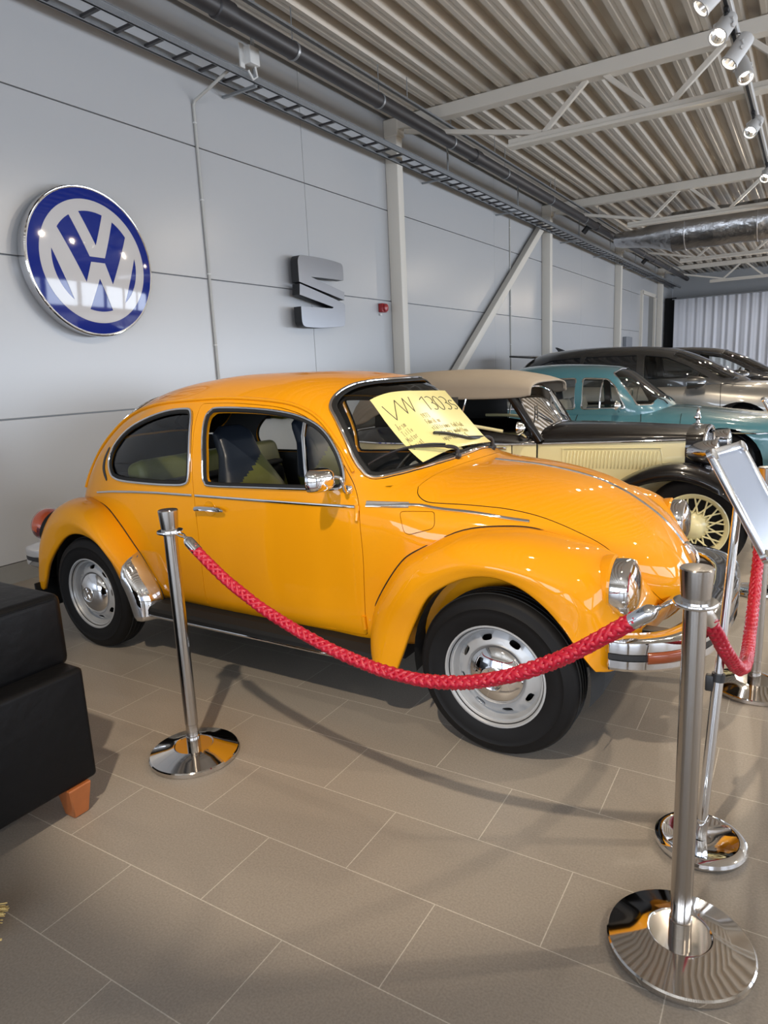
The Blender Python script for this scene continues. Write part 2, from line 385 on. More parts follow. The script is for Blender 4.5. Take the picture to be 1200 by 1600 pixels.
# the glazed right side and front: posts and sills between the panes, solid wall above
def glazed(name, f, a0, a1, n):
    mb = MB()
    def bx(a, b, z0, z1, t): c, d = f((a + b) / 2, b - a, t); mb.box((c[0], c[1], (z0 + z1) / 2), (d[0], d[1], z1 - z0))
    bx(a0, a1, 0.0, 0.55, 0.2); bx(a0, a1, 2.95, ZC + 0.2, 0.2)
    for k in range(n + 1): a = a0 + (a1 - a0) * k / n; bx(a - 0.09, a + 0.09, 0.55, 2.95, 0.16)
    bx(a0, a1, 1.72, 1.78, 0.08); struct(mb.build(name, M['whitesteel'], smooth=False))
glazed('wall_right', lambda a, d, t: ((XR - 0.02, a), (t, d)), YB, YF, 19)
glazed('wall_back', lambda a, d, t: ((a, YB - 0.02), (d, t)), WX, XR, 8)
struct(MB().box(((WX + XR) / 2, YF + 0.1, ZC / 2), (XR - WX, 0.2, ZC + 0.2)).build('wall_far', M['panel'], smooth=False))
# columns, brace
def column(y, label):
    mb = MB(); w, d = 0.15, 0.19
    mb.box((WX + d / 2 + 0.001, y, 2.33), (d, w, 4.66), 0.012, 3)
    o = mb.build('column', M['whitesteel']); bs = MB().box((WX + 0.145, y, 0.012), (0.285, 0.30, 0.024), 0.003, 1).build('base_plate', M['whitesteel'], o)
    return tag(o, label, 'column', 'steel columns along the white wall')
COLY = [8.63, 15.0, 21.4, 27.85]
for y, l in zip(COLY, ('white steel column nearest the camera, right of the grey S emblem', 'white steel column where the diagonal brace ends at the top', 'slim white steel column between the brace and the far doorway', 'white steel column farthest away, beside the hanging curtain')): column(y, l)
mb = MB(); A = Vector((WX + 0.10, 8.75, 0.30)); B = Vector((WX + 0.10, 14.80, 4.42)); d = (B - A); q = d.to_track_quat('Z', 'X').to_matrix()
mb.box((A + B) / 2, (0.12, 0.15, d.length), 0.01, 2, rot=q @ Matrix.Rotation(PI / 2, 3, 'Z'))
tag(mb.build('diagonal_brace', M['whitesteel']), 'white diagonal steel brace leaning between two wall columns', 'brace')
# roof trusses
def truss(y, label):
    t = thing('roof_truss', label, 'truss', (0, y, 0), 0, 'steel roof trusses')
    x0, x1 = WX + 0.2, XR - 0.3
    mb = MB(); mb.box(((x0 + x1) / 2, 0, 4.70), (x1 - x0, 0.16, 0.15), 0.006, 1); mb.build('top_chord', M['whitesteel'], t)
    mb = MB(); mb.box((3.0, 0, 4.11), (12.75, 0.16, 0.035), 0.004, 1); mb.box((3.0, 0, 4.155), (12.75, 0.085, 0.07), 0.004, 1); mb.build('bottom_chord', M['whitesteel'], t)
    nodes = [(-4.85, 4.60, -2.95, 4.19)]
    xs = -2.95
    while xs < x1 - 1.5: nodes += [(xs, 4.18, xs + 0.52, 4.64), (xs + 0.72, 4.64, xs + 1.24, 4.18)]; xs += 1.42
    for a, za, b, zb in nodes:
        L = math.hypot(b - a, zb - za); MB().box(((a + b) / 2, 0, (za + zb) / 2), (L, 0.055, 0.055), 0.004, 1, rot=Matrix.Rotation(-math.atan2(zb - za, b - a), 3, 'Y')).build('web_member', M['whitesteel'], t)
    MB().box((WX + 0.11, 0, 4.66), (0.22, 0.18, 0.22), 0.01, 1).build('bearing', M['whitesteel'], t)
    return t
TL = ['white lattice roof truss nearest the camera, above the first wall column', 'second white lattice roof truss, just in front of the silver duct', 'third white lattice roof truss, behind the silver duct', 'farthest white lattice roof truss, near the hanging curtain']
for y, l in zip(COLY, TL): truss(y, l)
# cable ladder along the wall
lad = thing('cable_ladder', 'long galvanised cable ladder fixed along the top of the white wall', 'cable tray', (0, 0, 4.2))
for nm, xx in (('side_rail', -4.93), ('side_rail', -4.68)):
    mb = MB(); mb.box((xx, 12.0, 0.03), (0.022, 36.0, 0.06)); mb.box((xx + 0.010 * (1 if xx > -4.8 else -1), 12.0, 0.058), (0.03, 36.0, 0.004)); mb.box((xx + 0.010, 12.0, 0.002), (0.03, 36.0, 0.004)); mb.build(nm, M['galv'], lad, smooth=False)
rungs = MB()
y = -1.0; ry = []
while y < 29.5: ry.append(y); y += 0.30
for y in ry: MB().box((-4.805, y, 0.018), (0.245, 0.028, 0.022)).build('rung', M['pipe'], lad, smooth=False)
br = MB()
for y in (2.9, 5.5, 9.6, 12.4, 16.2, 19.0, 22.0, 25.0): MB().box((-4.70, y, 0.27), (0.012, 0.035, 0.58)).box((-4.91, y, -0.012), (0.44, 0.03, 0.022)).build('wall_bracket', M['galv'], lad, smooth=False)
# dark pipe
pp = thing('drain_pipe', 'long dark grey drain pipe hung under the ceiling beside the cable ladder', 'pipe', (0, 0, 4.42))
MB().tube([(-4.30, -3, 0), (-4.30, 29, 0)], 0.076, 24).build('pipe_run', M['pipe'], pp)
for y in (4.7, 9.7, 16.2, 22.5): MB().lathe([(0.078, -0.10), (0.090, -0.09), (0.090, 0.09), (0.078, 0.10)], (-4.30, y, 0), (0, 1, 0), 20).build('pipe_joint', M['pipe'], pp)
for y in (16.0, 22.2): MB().tube([(-4.30, y, 0.0), (-4.45, y, -0.02), (-4.55, y, -0.12)], 0.06, 14).lathe([(0.075, -0.05), (0.075, 0.05)], (-4.40, y, 0.0), (1, 0, 0), 16).build('pipe_elbow', M['black'], pp)
for y in (4.2, 5.6, 7.1, 8.9, 10.8, 13.0, 15.2, 18.0, 21.0, 25.0): MB().lathe([(0.077, -0.014), (0.083, -0.014), (0.083, 0.014), (0.077, 0.014)], (-4.30, y, 0), (0, 1, 0), 20, caps=False).tube([(-4.30, y, 0.08), (-4.30, y, 0.36)], 0.005, 8).build('pipe_hanger', M['galv'], pp)
rl = thing('mounting_rail', 'thin perforated galvanised rail above the dark drain pipe', 'rail', (0, 0, 4.55))
MB().box((-4.22, 13, 0), (0.04, 32, 0.022)).build('rail_bar', M['galv'], rl, smooth=False)
for y in (5.0, 7.6, 10.2, 13.0, 16.0, 20.0): MB().tube([(-4.22, y, 0.0), (-4.22, y, 0.24)], 0.005, 8).build('rail_hanger', M['galv'], rl)
# conduits on the wall and the small junction box on the ladder
def conduit(y, z0, z1, label, bend):
    mb = MB(); pts_ = [(WX + 0.012, y, z0), (WX + 0.012, y, z1)]
    if bend: pts_ += [(WX + 0.03, y + 0.01, z1 + 0.04), (WX + 0.18, y + 0.05, z1 + 0.12), (WX + 0.36, y + 0.12, 4.24), (WX + 0.42, y + 0.20, 4.30)]
    mb.tube(pts_, 0.0145, 10); o = mb.build('wall_conduit', M['conduit'])
    for k in range(6): MB().box((WX + 0.012, y, z0 + 0.25 + k * (z1 - z0 - 0.4) / 5), (0.028, 0.035, 0.014), 0.003, 1).build('clip', M['plasticwhite'], o)
    return tag(o, label, 'conduit', 'surface conduits on the wall')
conduit(5.08, 0.2, 4.0, 'white surface conduit running down the wall between the round and S emblems', True)
conduit(13.06, 0.2, 4.22, 'grey surface conduit behind the diagonal brace', False)
jb = MB().box((-4.603, 5.36, 4.37), (0.09, 0.13, 0.15), 0.008, 2); jb.box((-4.640, 5.27, 4.36), (0.012, 0.06, 0.20)); o = jb.build('junction_box', M['plasticwhite']); tag(o, 'small cream junction box fixed to the side of the cable ladder', 'junction box')
MB().tube([(-4.60, 5.40, 4.30), (-4.60, 5.42, 4.22), (-4.60, 5.36, 4.18), (-4.60, 5.30, 4.24)], 0.010, 8).build('cable', M['plasticwhite'], o)
al = MB().box((WX + 0.035, 8.27, 2.335), (0.07, 0.12, 0.12), 0.012, 2); o = al.build('alarm_sounder', M['redplastic']); tag(o, 'small red alarm sounder on the white wall beside the first column', 'alarm')
MB().lathe([(0.052, 0.0), (0.05, 0.03), (0.02, 0.04), (0.0, 0.04)], (WX + 0.07, 8.27, 2.335), (1, 0, 0), 20).build('sounder_horn', M['redplastic'], o); MB().box((WX + 0.012, 8.25, 2.25), (0.02, 0.05, 0.03), 0.003, 1).build('label_plate', M['plasticwhite'], o)
tag(MB().box((WX + 0.06, 22.9, 1.85), (0.12, 0.8, 0.75), 0.01, 1).build('wall_cabinet', M['screen']), 'small grey control box on the wall left of the far doorway', 'box')
# insulated duct
du = thing('air_duct', 'large foil wrapped round air duct crossing under the ceiling', 'duct', (0, 17.2, 4.25))
rows = []
for i in range(61):
    xx = -2.9 + i * 0.2; r = 0.41 + 0.010 * math.sin(i * 1.7) + 0.006 * random.uniform(-1, 1)
    rows.append([(xx, r * math.cos(2 * PI * k / 28), r * math.sin(2 * PI * k / 28)) for k in range(28)])
MB().grid(rows, closed_v=True).build('duct_body', M['foil'], du)
rows = []
for xx, a, b, zz in ((-2.88, 0.42, 0.42, 0.0), (-3.05, 0.40, 0.33, -0.02), (-3.5, 0.33, 0.21, -0.04), (-4.0, 0.30, 0.17, -0.02), (-4.12, 0.27, 0.14, -0.02), (-4.125, 0.02, 0.02, -0.02)):
    rows.append([(xx, a * math.cos(2 * PI * k / 24), zz + b * math.sin(2 * PI * k / 24)) for k in range(24)])
MB().grid(rows, closed_v=True).build('duct_reducer', M['foil'], du)
for xx in (-2.6, -1.2, 0.3, 1.8, 3.3): MB().tube([(xx, 0.418 * math.cos(2 * PI * k / 32), 0.418 * math.sin(2 * PI * k / 32)) for k in range(32)], 0.012, 8, closed=True).build('duct_strap', M['foil'], du)
# hanging curtain at the far end
M['drape'] = mat('white_voile_curtain', (0.80, 0.80, 0.84), 0.8)
rows = []
for i in range(521):
    xx = -4.72 + i * 0.026; fo = 0.030 * math.sin(xx * 23 + 1.1 * math.sin(xx * 2.3)) + 0.016 * math.sin(xx * 41 + 2)
    if xx < -3.6: fo *= max(0.08, (xx + 4.72) / 1.12)
    rows.append([(xx, 29.0 + fo * (0.6 + 0.4 * (1 - t)), 0.02 + t * 3.68) for t in (0, 0.33, 0.66, 1)])
cu = MB().grid(rows); cu = cu.build('curtain', M['drape'], fixn=False); sol = cu.modifiers.new('thickness', 'SOLIDIFY'); sol.thickness = 0.004; tag(cu, 'long white curtain hanging in folds across the far end of the hall', 'curtain')
MB().tube([(-4.8, 29, 3.72), (8.9, 29, 3.72)], 0.02, 10).build('curtain_rail', M['galv'], cu)
struct(MB().box((-4.9, 29.3, 1.9), (0.4, 0.05, 3.8)).build('gap_shade_panel', M['dark'], smooth=False))  # black panel painted as the shade in the gap beside the curtain
# lighting track with spot heads
tr = thing('lighting_track', 'white lighting track hung below the trusses at the right', 'track', (-0.74, 0, 4.04))
MB().box((0, 5.1, 0.02), (0.075, 22.6, 0.05), 0.006, 1).build('track_profile', M['lampwhite'], tr); MB().box((0.0, 5.1, -0.008), (0.024, 22.6, 0.012)).build('track_slot', M['black'], tr, smooth=False)
for y in COLY[:2]: MB().tube([(0, y, 0.04), (0, y, 0.09)], 0.012, 8).build('track_hanger', M['galv'], tr)
def spot_head(loc, aim, label, lit=True, power=150, cone=110):
    L = Vector(loc); d = (Vector(aim) - L).normalized(); t = thing('track_spotlight', label, 'spotlight', loc, 0, 'spotlights on the lighting track')
    R = 0.066; prof_ = [(0.0, -0.14), (0.040, -0.14), (0.060, -0.125), (R, -0.09), (R, 0.095), (R + 0.005, 0.098), (R + 0.005, 0.112), (R - 0.006, 0.112), (R - 0.006, 0.07)]
    MB().lathe(prof_, (0, 0, 0), d, 32, caps=False).build('lamp_housing', M['lampwhite'], t)
    MB().lathe([(R - 0.006, 0.090), (0.050, 0.06), (0.028, 0.035), (0.0, 0.03)], (0, 0, 0), d, 32, caps=False).build('reflector', M['reflector'], t)
    MB().lathe([(0.026, 0.034), (0.024, 0.046), (0.0, 0.052)], (0, 0, 0), d, 20, caps=False).build('lamp', M['bulb'], t)
    top = Vector((-0.74, L.y, 4.03)) - L; side = d.cross(Vector((0, 0, 1))).normalized()
    for sg in (-1, 1): MB().tube([top * 0.55, side * sg * 0.074 + Vector((0, 0, 0.05)), side * sg * 0.074 - d * 0.02], 0.008, 8).lathe([(0.016, 0), (0.016, 0.012)], side * sg * 0.070, side * sg, 14).build('yoke', M['lampwhite'], t)
    MB().tube([top, top * 0.5], 0.014, 10).box(top * 0.92, (0.035, 0.10, 0.03), 0.004, 1).build('track_adapter', M['black'], t)
    MB().tube(catmull([top * 0.85, top * 0.5 - d * 0.10 + side * 0.05, -d * 0.15 + side * 0.03, -d * 0.12], 5), 0.005, 6).build('cable', M['black'], t)
    spot_light(L + d * 0.13, aim, power, cone)
    return t
# spot heads: those in view and their fellows over the camera
SPOTS = [((-.76, 5.75, 3.90), (-3.6, 4.6, 1.0), 'white track spotlight at the top edge, cut by the picture frame'),
         ((-.76, 6.35, 3.90), (-1.9, 3.3, .8), 'lit white track spotlight pointing at the camera, nearest lit one'),
         ((-.70, 6.80, 3.88), (-2.6, 5.6, .8), 'white track spotlight half hidden behind the nearest lit one'),
         ((-.70, 7.30, 3.90), (.6, 5.0, .2), 'white track spotlight turned away to the right, below the nearest lit one'),
         ((-.73, 9.0, 3.88), (-1.9, 5.6, .8), 'small lit white track spotlight halfway along the track'),
         ((-.72, 11.4, 3.90), (-1.9, 8.4, .8), 'glaring white track spotlight at the right edge above the duct')]
for l, a, t_ in SPOTS: spot_head(l, a, t_, power=75, cone=80)
spot_light((-.66, -.32, 3.90), (-1.6, 2.5, .5), 560, 45, .3)
for l, a in (((-.78, 1.6, 3.85), (-2.2, 3.0, .7)), ((-.78, 14.5, 3.85), (-2, 12, .8)), ((-.78, 18.3, 3.85), (-2, 15.5, .8)), ((-.75, 8.85, 3.89), (-5.1, 4.8, 2.6)), ((-.75, 16.5, 3.89), (-5.1, 9.2, 2.6)), ((-.75, 22.4, 3.7), (-5.1, 12.1, 2.5)), ((-.75, 27, 3.87), (-5.1, 14.6, 2.7))):
    spot_light(l, a, 60, 75)
spot_light((-.78, 4.6, 3.9), (-5.1, 3.2, .5), 150, 62, .8)
# beams without lamp heads, added to brighten the rear cars and the hall
for l, a in (((-.78, 3.3, 3.88), (-1.5, 5.2, .75)), ((-.70, 5.35, 3.88), (-1.8, 8.2, .9)), ((-.70, 8.3, 3.88), (-1.9, 11.4, 1.0)), ((-.70, 12.2, 3.88), (-1.7, 15.2, 1.1))): spot_light(l, a, 260, 56, .6)  # added along the track to light the near sides of the rear cars
for x in (3.2, 6.6):
    for y in (-4.0, 0.0, 4.0, 8.0, 12.0, 16.0, 20.0, 24.0): spot_light((x, y, 3.9), (x - .6, y + .4, 0), (600 if y > 3 else 110), 130, .8, .06)  # unseen rows over the aisle, added for more bounce from floor to ceiling
def pchip(xs, ys):
    xs=np.array(xs,float); ys=np.array(ys,float)
    if xs[0]>xs[-1]: xs,ys=xs[::-1],ys[::-1]
    h=np.diff(xs); d=np.diff(ys)/h; m=np.zeros(len(xs))
    for k in range(1,len(xs)-1):
        if d[k-1]*d[k]>0:
            w1=2*h[k]+h[k-1]; w2=h[k]+2*h[k-1]; m[k]=(w1+w2)/(w1/d[k-1]+w2/d[k])
    m[0],m[-1]=d[0],d[-1]
    def f(x):
        x=np.clip(x,xs[0],xs[-1]); i=np.clip(np.searchsorted(xs,x)-1,0,len(xs)-2)
        t=(x-xs[i])/h[i]
        return (2*t**3-3*t**2+1)*ys[i]+(t**3-2*t**2+t)*h[i]*m[i]+(-2*t**3+3*t**2)*ys[i+1]+(t**3-t**2)*h[i]*m[i+1]
    return f
class Body:
    """closed-section body: planar cross-sections at x, polar radius about (y=0, z=zc(x)); y<0 is the near side"""
    def __init__(s, zc, zb, layers, nb=((-2.995,2),(-2.75,2.1),(-2.5,3),(-2.2,9),(-.6,9),(-.2,4),(.2,2.4),(.585,2)), k=((-3,.03),(-.85,.03),(-.66,.07),(.6,.07)), ends=(-2.995,.585)):
        # layers: list of tables rows (x, zt, W, n)
        s.zc=pchip(*zip(*zc)); s.zb=pchip(*zip(*zb)); s.nb=pchip(*zip(*nb)); s.k=pchip(*zip(*k))
        s.L=[tuple(pchip([r[0] for r in T],[r[j] for r in T]) for j in (1,2,3)) for T in layers]
        xs=ends[1]+(ends[0]-ends[1])*(1-np.cos(np.linspace(0,np.pi,1500)))/2
        zt=s.radius(xs,np.full_like(xs,np.pi/2))+s.zc(xs)
        W=s.radius(xs,np.zeros_like(xs))
        u=np.concatenate([[0],np.cumsum(np.sqrt(np.diff(xs)**2+np.diff(zt)**2+np.diff(W)**2))])
        s.xs,s.us,s.U=xs,u,u[-1]
    def x_of(s,u): return np.interp(u,s.us,s.xs)
    def u_of(s,x): return np.interp(-np.asarray(x,float),-s.xs,s.us)
    def radius(s,x,th):
        c=np.abs(np.cos(th))+1e-9; sn=np.sin(th); up=sn>=0; sa=np.abs(sn)+1e-9
        zc=s.zc(x); Hb=np.maximum(zc-s.zb(x),.004)
        R=None
        for zt,W,n in s.L:
            w=np.maximum(W(x),.004); H=np.maximum(zt(x)-zc,.004); nn=n(x)
            r_up=((c/w)**nn+(sa/H)**nn)**(-1/nn)
            nb=s.nb(x); r_dn=((c/w)**nb+(sa/Hb)**nb)**(-1/nb)
            r=np.where(up,r_up,r_dn)
            if R is None: R=r
            else:
                kk=s.k(x); h=np.maximum(kk-np.abs(R-r),0)/kk
                R=np.maximum(R,r)+h*h*kk*.25
        return R
    def P(s,u,th):
        x=s.x_of(u); r=s.radius(x,th)
        return np.stack([x,-r*np.cos(th),s.zc(x)+r*np.sin(th)],-1)
    def N(s,u,th):
        e=2e-3
        a=s.P(np.clip(u+e,0,s.U),th)-s.P(np.clip(u-e,0,s.U),th); b=s.P(u,th+e)-s.P(u,th-e)
        n=np.cross(a,b); n/=np.linalg.norm(n,axis=-1,keepdims=True)+1e-12
        x=s.x_of(u); o=s.P(u,th)-np.stack([x,0*x,s.zc(x)],-1)
        sg=np.sign((n*o).sum(-1,keepdims=True)); sg[sg==0]=1
        return n*sg
    def th_of(s,x,z):
        """near-side angle of the point of the section x at height z"""
        x=np.asarray(x,float); z=np.asarray(z,float)
        lo=np.full(x.shape,-np.pi/2+.01); hi=np.full(x.shape,np.pi/2-1e-4)
        for _ in range(50):
            m=(lo+hi)/2; zz=s.zc(x)+s.radius(x,m)*np.sin(m); g=zz<z
            lo=np.where(g,m,lo); hi=np.where(g,hi,m)
        return (lo+hi)/2
    def uv(s,pts):
        p=np.array(pts,float); return np.stack([s.u_of(p[:,0]),s.th_of(p[:,0],p[:,1])],-1)
F_B=[(-3,.45,.01,2),(-2.0,.6,.02,2.5),(-1.5,.8,.3,3),(-1.2,1.0,.55,3),(-.9,1.052,.64,2.8),(-.6,1.072,.662,3.3),(-.45,1.052,.652,3.0),(-.33,1.036,.635,2.55),(-.1,1.016,.578,2.35),(.05,.992,.53,2.3),(.17,.962,.485,2.25),(.27,.922,.44,2.2),(.37,.862,.385,2.2),(.45,.80,.325,2.2),(.51,.733,.26,2.1),(.555,.665,.185,2),(.578,.61,.10,2),(.585,.575,.01,2)]
C_B=[(.585,.5,.004,2),(.1,.5,.004,2),(-.1,.6,.01,2),(-.22,.80,.05,2),(-.34,1.04,.28,2),(-.42,1.112,.45,2),(-.5,1.185,.56,2.05),(-.58,1.258,.62,2.15),(-.66,1.33,.652,2.3),(-.74,1.395,.664,2.6),(-.80,1.425,.67,2.8),(-.9,1.448,.674,3.0),(-1.2,1.478,.676,3.2),(-1.6,1.483,.675,3.2),(-1.9,1.464,.667,3.1),(-2.1,1.437,.655,3.0),(-2.3,1.383,.634,2.85),(-2.5,1.284,.602,2.7),(-2.65,1.165,.56,2.55),(-2.78,1.02,.505,2.45),(-2.88,.86,.435,2.4),(-2.95,.70,.345,2.3),(-2.985,.58,.22,2.1),(-2.995,.51,.02,2)]
ZC_B=[(.585,.57),(.5,.60),(.37,.655),(.17,.71),(-.1,.745),(-.4,.75),(-2.35,.75),(-2.65,.70),(-2.8,.62),(-2.9,.53),(-2.96,.48),(-2.995,.46)]
ZB_B=[(.585,.56),(.578,.54),(.555,.48),(.51,.41),(.45,.36),(.2,.29),(-.4,.27),(-2.4,.27),(-2.8,.30),(-2.9,.34),(-2.97,.39),(-2.995,.45)]

# ================================================================== the orange saloon
BX, BY = -0.9437, 2.9684
SB = Body(ZC_B, ZB_B, [F_B, C_B])
TS = 0.66                                            # scales the angle so that both region axes are in metres
def bl(A): return SB.P(A[:, 0], A[:, 1] / TS)
def bn(A): return SB.N(A[:, 0], A[:, 1] / TS)
def uvb(pts_):
    a = SB.uv(pts_); a[:, 1] *= TS; return [tuple(q) for q in a]
def uvy(pts3):
    p = np.array(pts3, float); u = SB.u_of(p[:, 0]); th = np.arctan2(p[:, 2] - SB.zc(p[:, 0]), -p[:, 1]); return [(a, b * TS) for a, b in zip(u, th)]
def mirror(L): return [(u, PI * TS - t) for u, t in L][::-1]
def on_body(uvl, off=0.0):
    A = np.array(uvl); return bl(A) + bn(A) * off, bn(A)
def shrink(poly, d):
    P = np.array(poly); n = len(P); out = []; area = sum(P[i - 1, 0] * P[i, 1] - P[i, 0] * P[i - 1, 1] for i in range(n)); s = 1 if area > 0 else -1
    for i in range(n):
        t = P[(i + 1) % n] - P[i - 1]; L = np.linalg.norm(t); out.append(P[i] if L < 1e-9 else P[i] + np.array([-t[1], t[0]]) / L * d * s)
    return [tuple(q) for q in out]
car = thing('beetle_car', 'orange yellow vintage rounded saloon car parked behind the red rope', 'car', (BX, BY, 0))
QW = catmull([(-2.300, .990), (-2.327, 1.054), (-2.295, 1.131), (-2.198, 1.209), (-2.055, 1.265), (-1.887, 1.304), (-1.745, 1.314), (-1.690, 1.303), (-1.660, 1.247), (-1.640, 1.123), (-1.645, .998), (-1.675, .967), (-1.774, .959), (-1.943, .956), (-2.176, .958), (-2.258, .968)], 4, True)
DW = catmull([(-1.533, 1.107), (-1.556, 1.262), (-1.543, 1.305), (-1.490, 1.317), (-1.254, 1.310), (-1.064, 1.290), (-.930, 1.255), (-.845, 1.208), (-.782, 1.139), (-.745, 1.072), (-.731, 1.020), (-.738, .993), (-.765, .984), (-.845, .980), (-1.194, .973), (-1.480, .967), (-1.520, .980), (-1.530, 1.01)], 4, True)
DOOR_O = rounded([(-1.640, 1.349), (-1.620, 1.17), (-1.612, .908), (-1.606, .565), (-1.610, .315), (-.632, .335), (-.622, .724), (-.640, .925), (-.702, 1.031), (-.778, 1.141), (-.874, 1.237), (-.984, 1.293), (-1.134, 1.328), (-1.415, 1.349)], [.03, .0, .0, .0, .035, .02, .1, .08, .1, .1, .1, .1, .1, .1])
FLAP = rounded([(-.462, .898), (-.321, .897), (-.302, .835), (-.428, .799)], [.02, .015, .03, .03])
WSN = [(-.787, -.114, 1.420), (-.815, -.247, 1.413), (-.845, -.34, 1.402), (-.864, -.423, 1.376), (-.866, -.477, 1.344), (-.852, -.507, 1.310), (-.806, -.535, 1.265), (-.742, -.562, 1.180), (-.702, -.578, 1.114), (-.664, -.583, 1.066), (-.634, -.576, 1.036), (-.597, -.553, 1.026), (-.552, -.506, 1.030), (-.508, -.441, 1.038), (-.462, -.345, 1.050), (-.418, -.215, 1.064), (-.392, -.08, 1.074)]
wsn = uvy(WSN); WS = catmull(wsn + mirror(wsn), 4, True)
HN = [(-.43, .982), (-.412, .955), (-.370, .930), (-.31, .923), (-.196, .917), (-.027, .899), (.093, .869), (.208, .821), (.306, .765), (.38, .695), (.442, .619), (.484, .555), (.52, .505)]
hn = uvb(HN)
t0 = hn[0][1]; ut = SB.u_of(-.335); rear = [(hn[0][0] + (ut - hn[0][0]) * math.sin(PI / 2 * k), t0 + (PI / 2 * TS - t0) * k) for k in (0.18, 0.4, 0.65, 0.85)]
side = catmull(hn, 4); rearc = catmull([hn[0]] + rear + [(ut, PI / 2 * TS)], 4)[1:]
tip = SB.u_of(.5835); last = side[-1]
near_half = [tuple(q) for q in rearc[::-1]] + [tuple(q) for q in side] + [(tip * 0.9 + last[0] * 0.1, last[1] - 0.02), (tip, last[1] - 0.05)]
HOOD = near_half + mirror(near_half[1:])
HOOD = [tuple(q) for q in HOOD]
RWN = uvy([(-2.27, -.08, 1.388), (-2.29, -.28, 1.365), (-2.33, -.40, 1.315), (-2.42, -.455, 1.235), (-2.52, -.455, 1.15), (-2.61, -.39, 1.085), (-2.66, -.12, 1.09)]); RW = catmull(RWN + mirror(RWN), 4, True)
qw, dw, do, fp = uvb(QW), uvb(DW), uvb(DOOR_O), uvb(FLAP)
# front quarter of the shell lies under the fenders; the nose below the hood is closed by the apron
E0 = float(SB.u_of(.5835))
outer = [(E0, -1.566 * TS), (E0, (PI + 1.566) * TS), (SB.U - 0.004, (PI + 1.566) * TS), (SB.U - 0.004, -1.566 * TS)]
holes = [qw, mirror(qw), do, mirror(do), fp, WS, HOOD, RW]
# the hood reaches the nose tip: clip the outline there instead of a hole
sh = MB(); region(sh, outer, holes, 0.034, bl, bn, 0.0, 0.016, 0, 1, rim=lambda q: outer[0][0] + 0.02 < q[0] < SB.U - 0.02 and -1.4 * TS < q[1] < (PI + 1.4) * TS, mi_rim=0)
shell = sh.build('body_shell', [M['orange'], M['liner']], car)
hd = MB(); region(hd, shrink(HOOD, 0.0035), [], 0.03, bl, bn, 0.001, 0.014, 0, 2, mi_rim=2)
tq = [q for q in HOOD if abs(q[0] - tip) < 1e-6]
tp, tn = on_body([(tip + .012, (-PI / 2 + 2 * PI * k / 24) * TS) for k in range(25)], 0.0012); ctip = tp.mean(0) + np.array([.003, 0, 0])
hd.add(list(tp) + [ctip], [(i, 25, i + 1) for i in range(24)], 0, [(1, 0, 0)] * 26)
hood = hd.build('front_hood', [M['orange'], M['liner'], M['dark']], car)
hc = catmull(hn[::-1] + rear + [(ut, PI / 2 * TS)], 4)
for s_ in (0, 1):                                     # dark rubber under the hood edge
    L = hc if s_ == 0 else mirror(hc); p_, n_ = on_body(L, -0.010); MB().tube(p_, 0.007, 6).build('hood_seal', M['seal'], hood)
p_, n_ = on_body([(SB.u_of(x), PI / 2 * TS) for x in np.linspace(-.30, .555, 40)], 0.001)
MB().strip(p_, n_, 0.008, 0.006).build('hood_trim', M['chrome'], hood)
p_, n_ = on_body([(SB.u_of(x), PI / 2 * TS) for x in (.535, .55, .562, .572, .578)], 0.0)
q_ = [p_[0] + n_[0] * .002, p_[0] + n_[0] * .012, p_[1] + n_[1] * .020, p_[2] + n_[2] * .022, p_[3] + n_[3] * .018, p_[4] + n_[4] * .004]
MB().tube(catmull(q_, 5), 0.008, 10, rx=0.02).build('hood_handle', M['chrome'], hood)
fpm = MB(); region(fpm, shrink(fp, 0.003), [], 0.03, bl, bn, 0.0, 0.012, 0, 1); flap = fpm.build('fuel_flap', [M['orange'], M['dark']], car)
p_, n_ = on_body(fp, -0.011); MB().tube(p_, 0.005, 6, closed=True).build('flap_seal', M['dark'], flap)
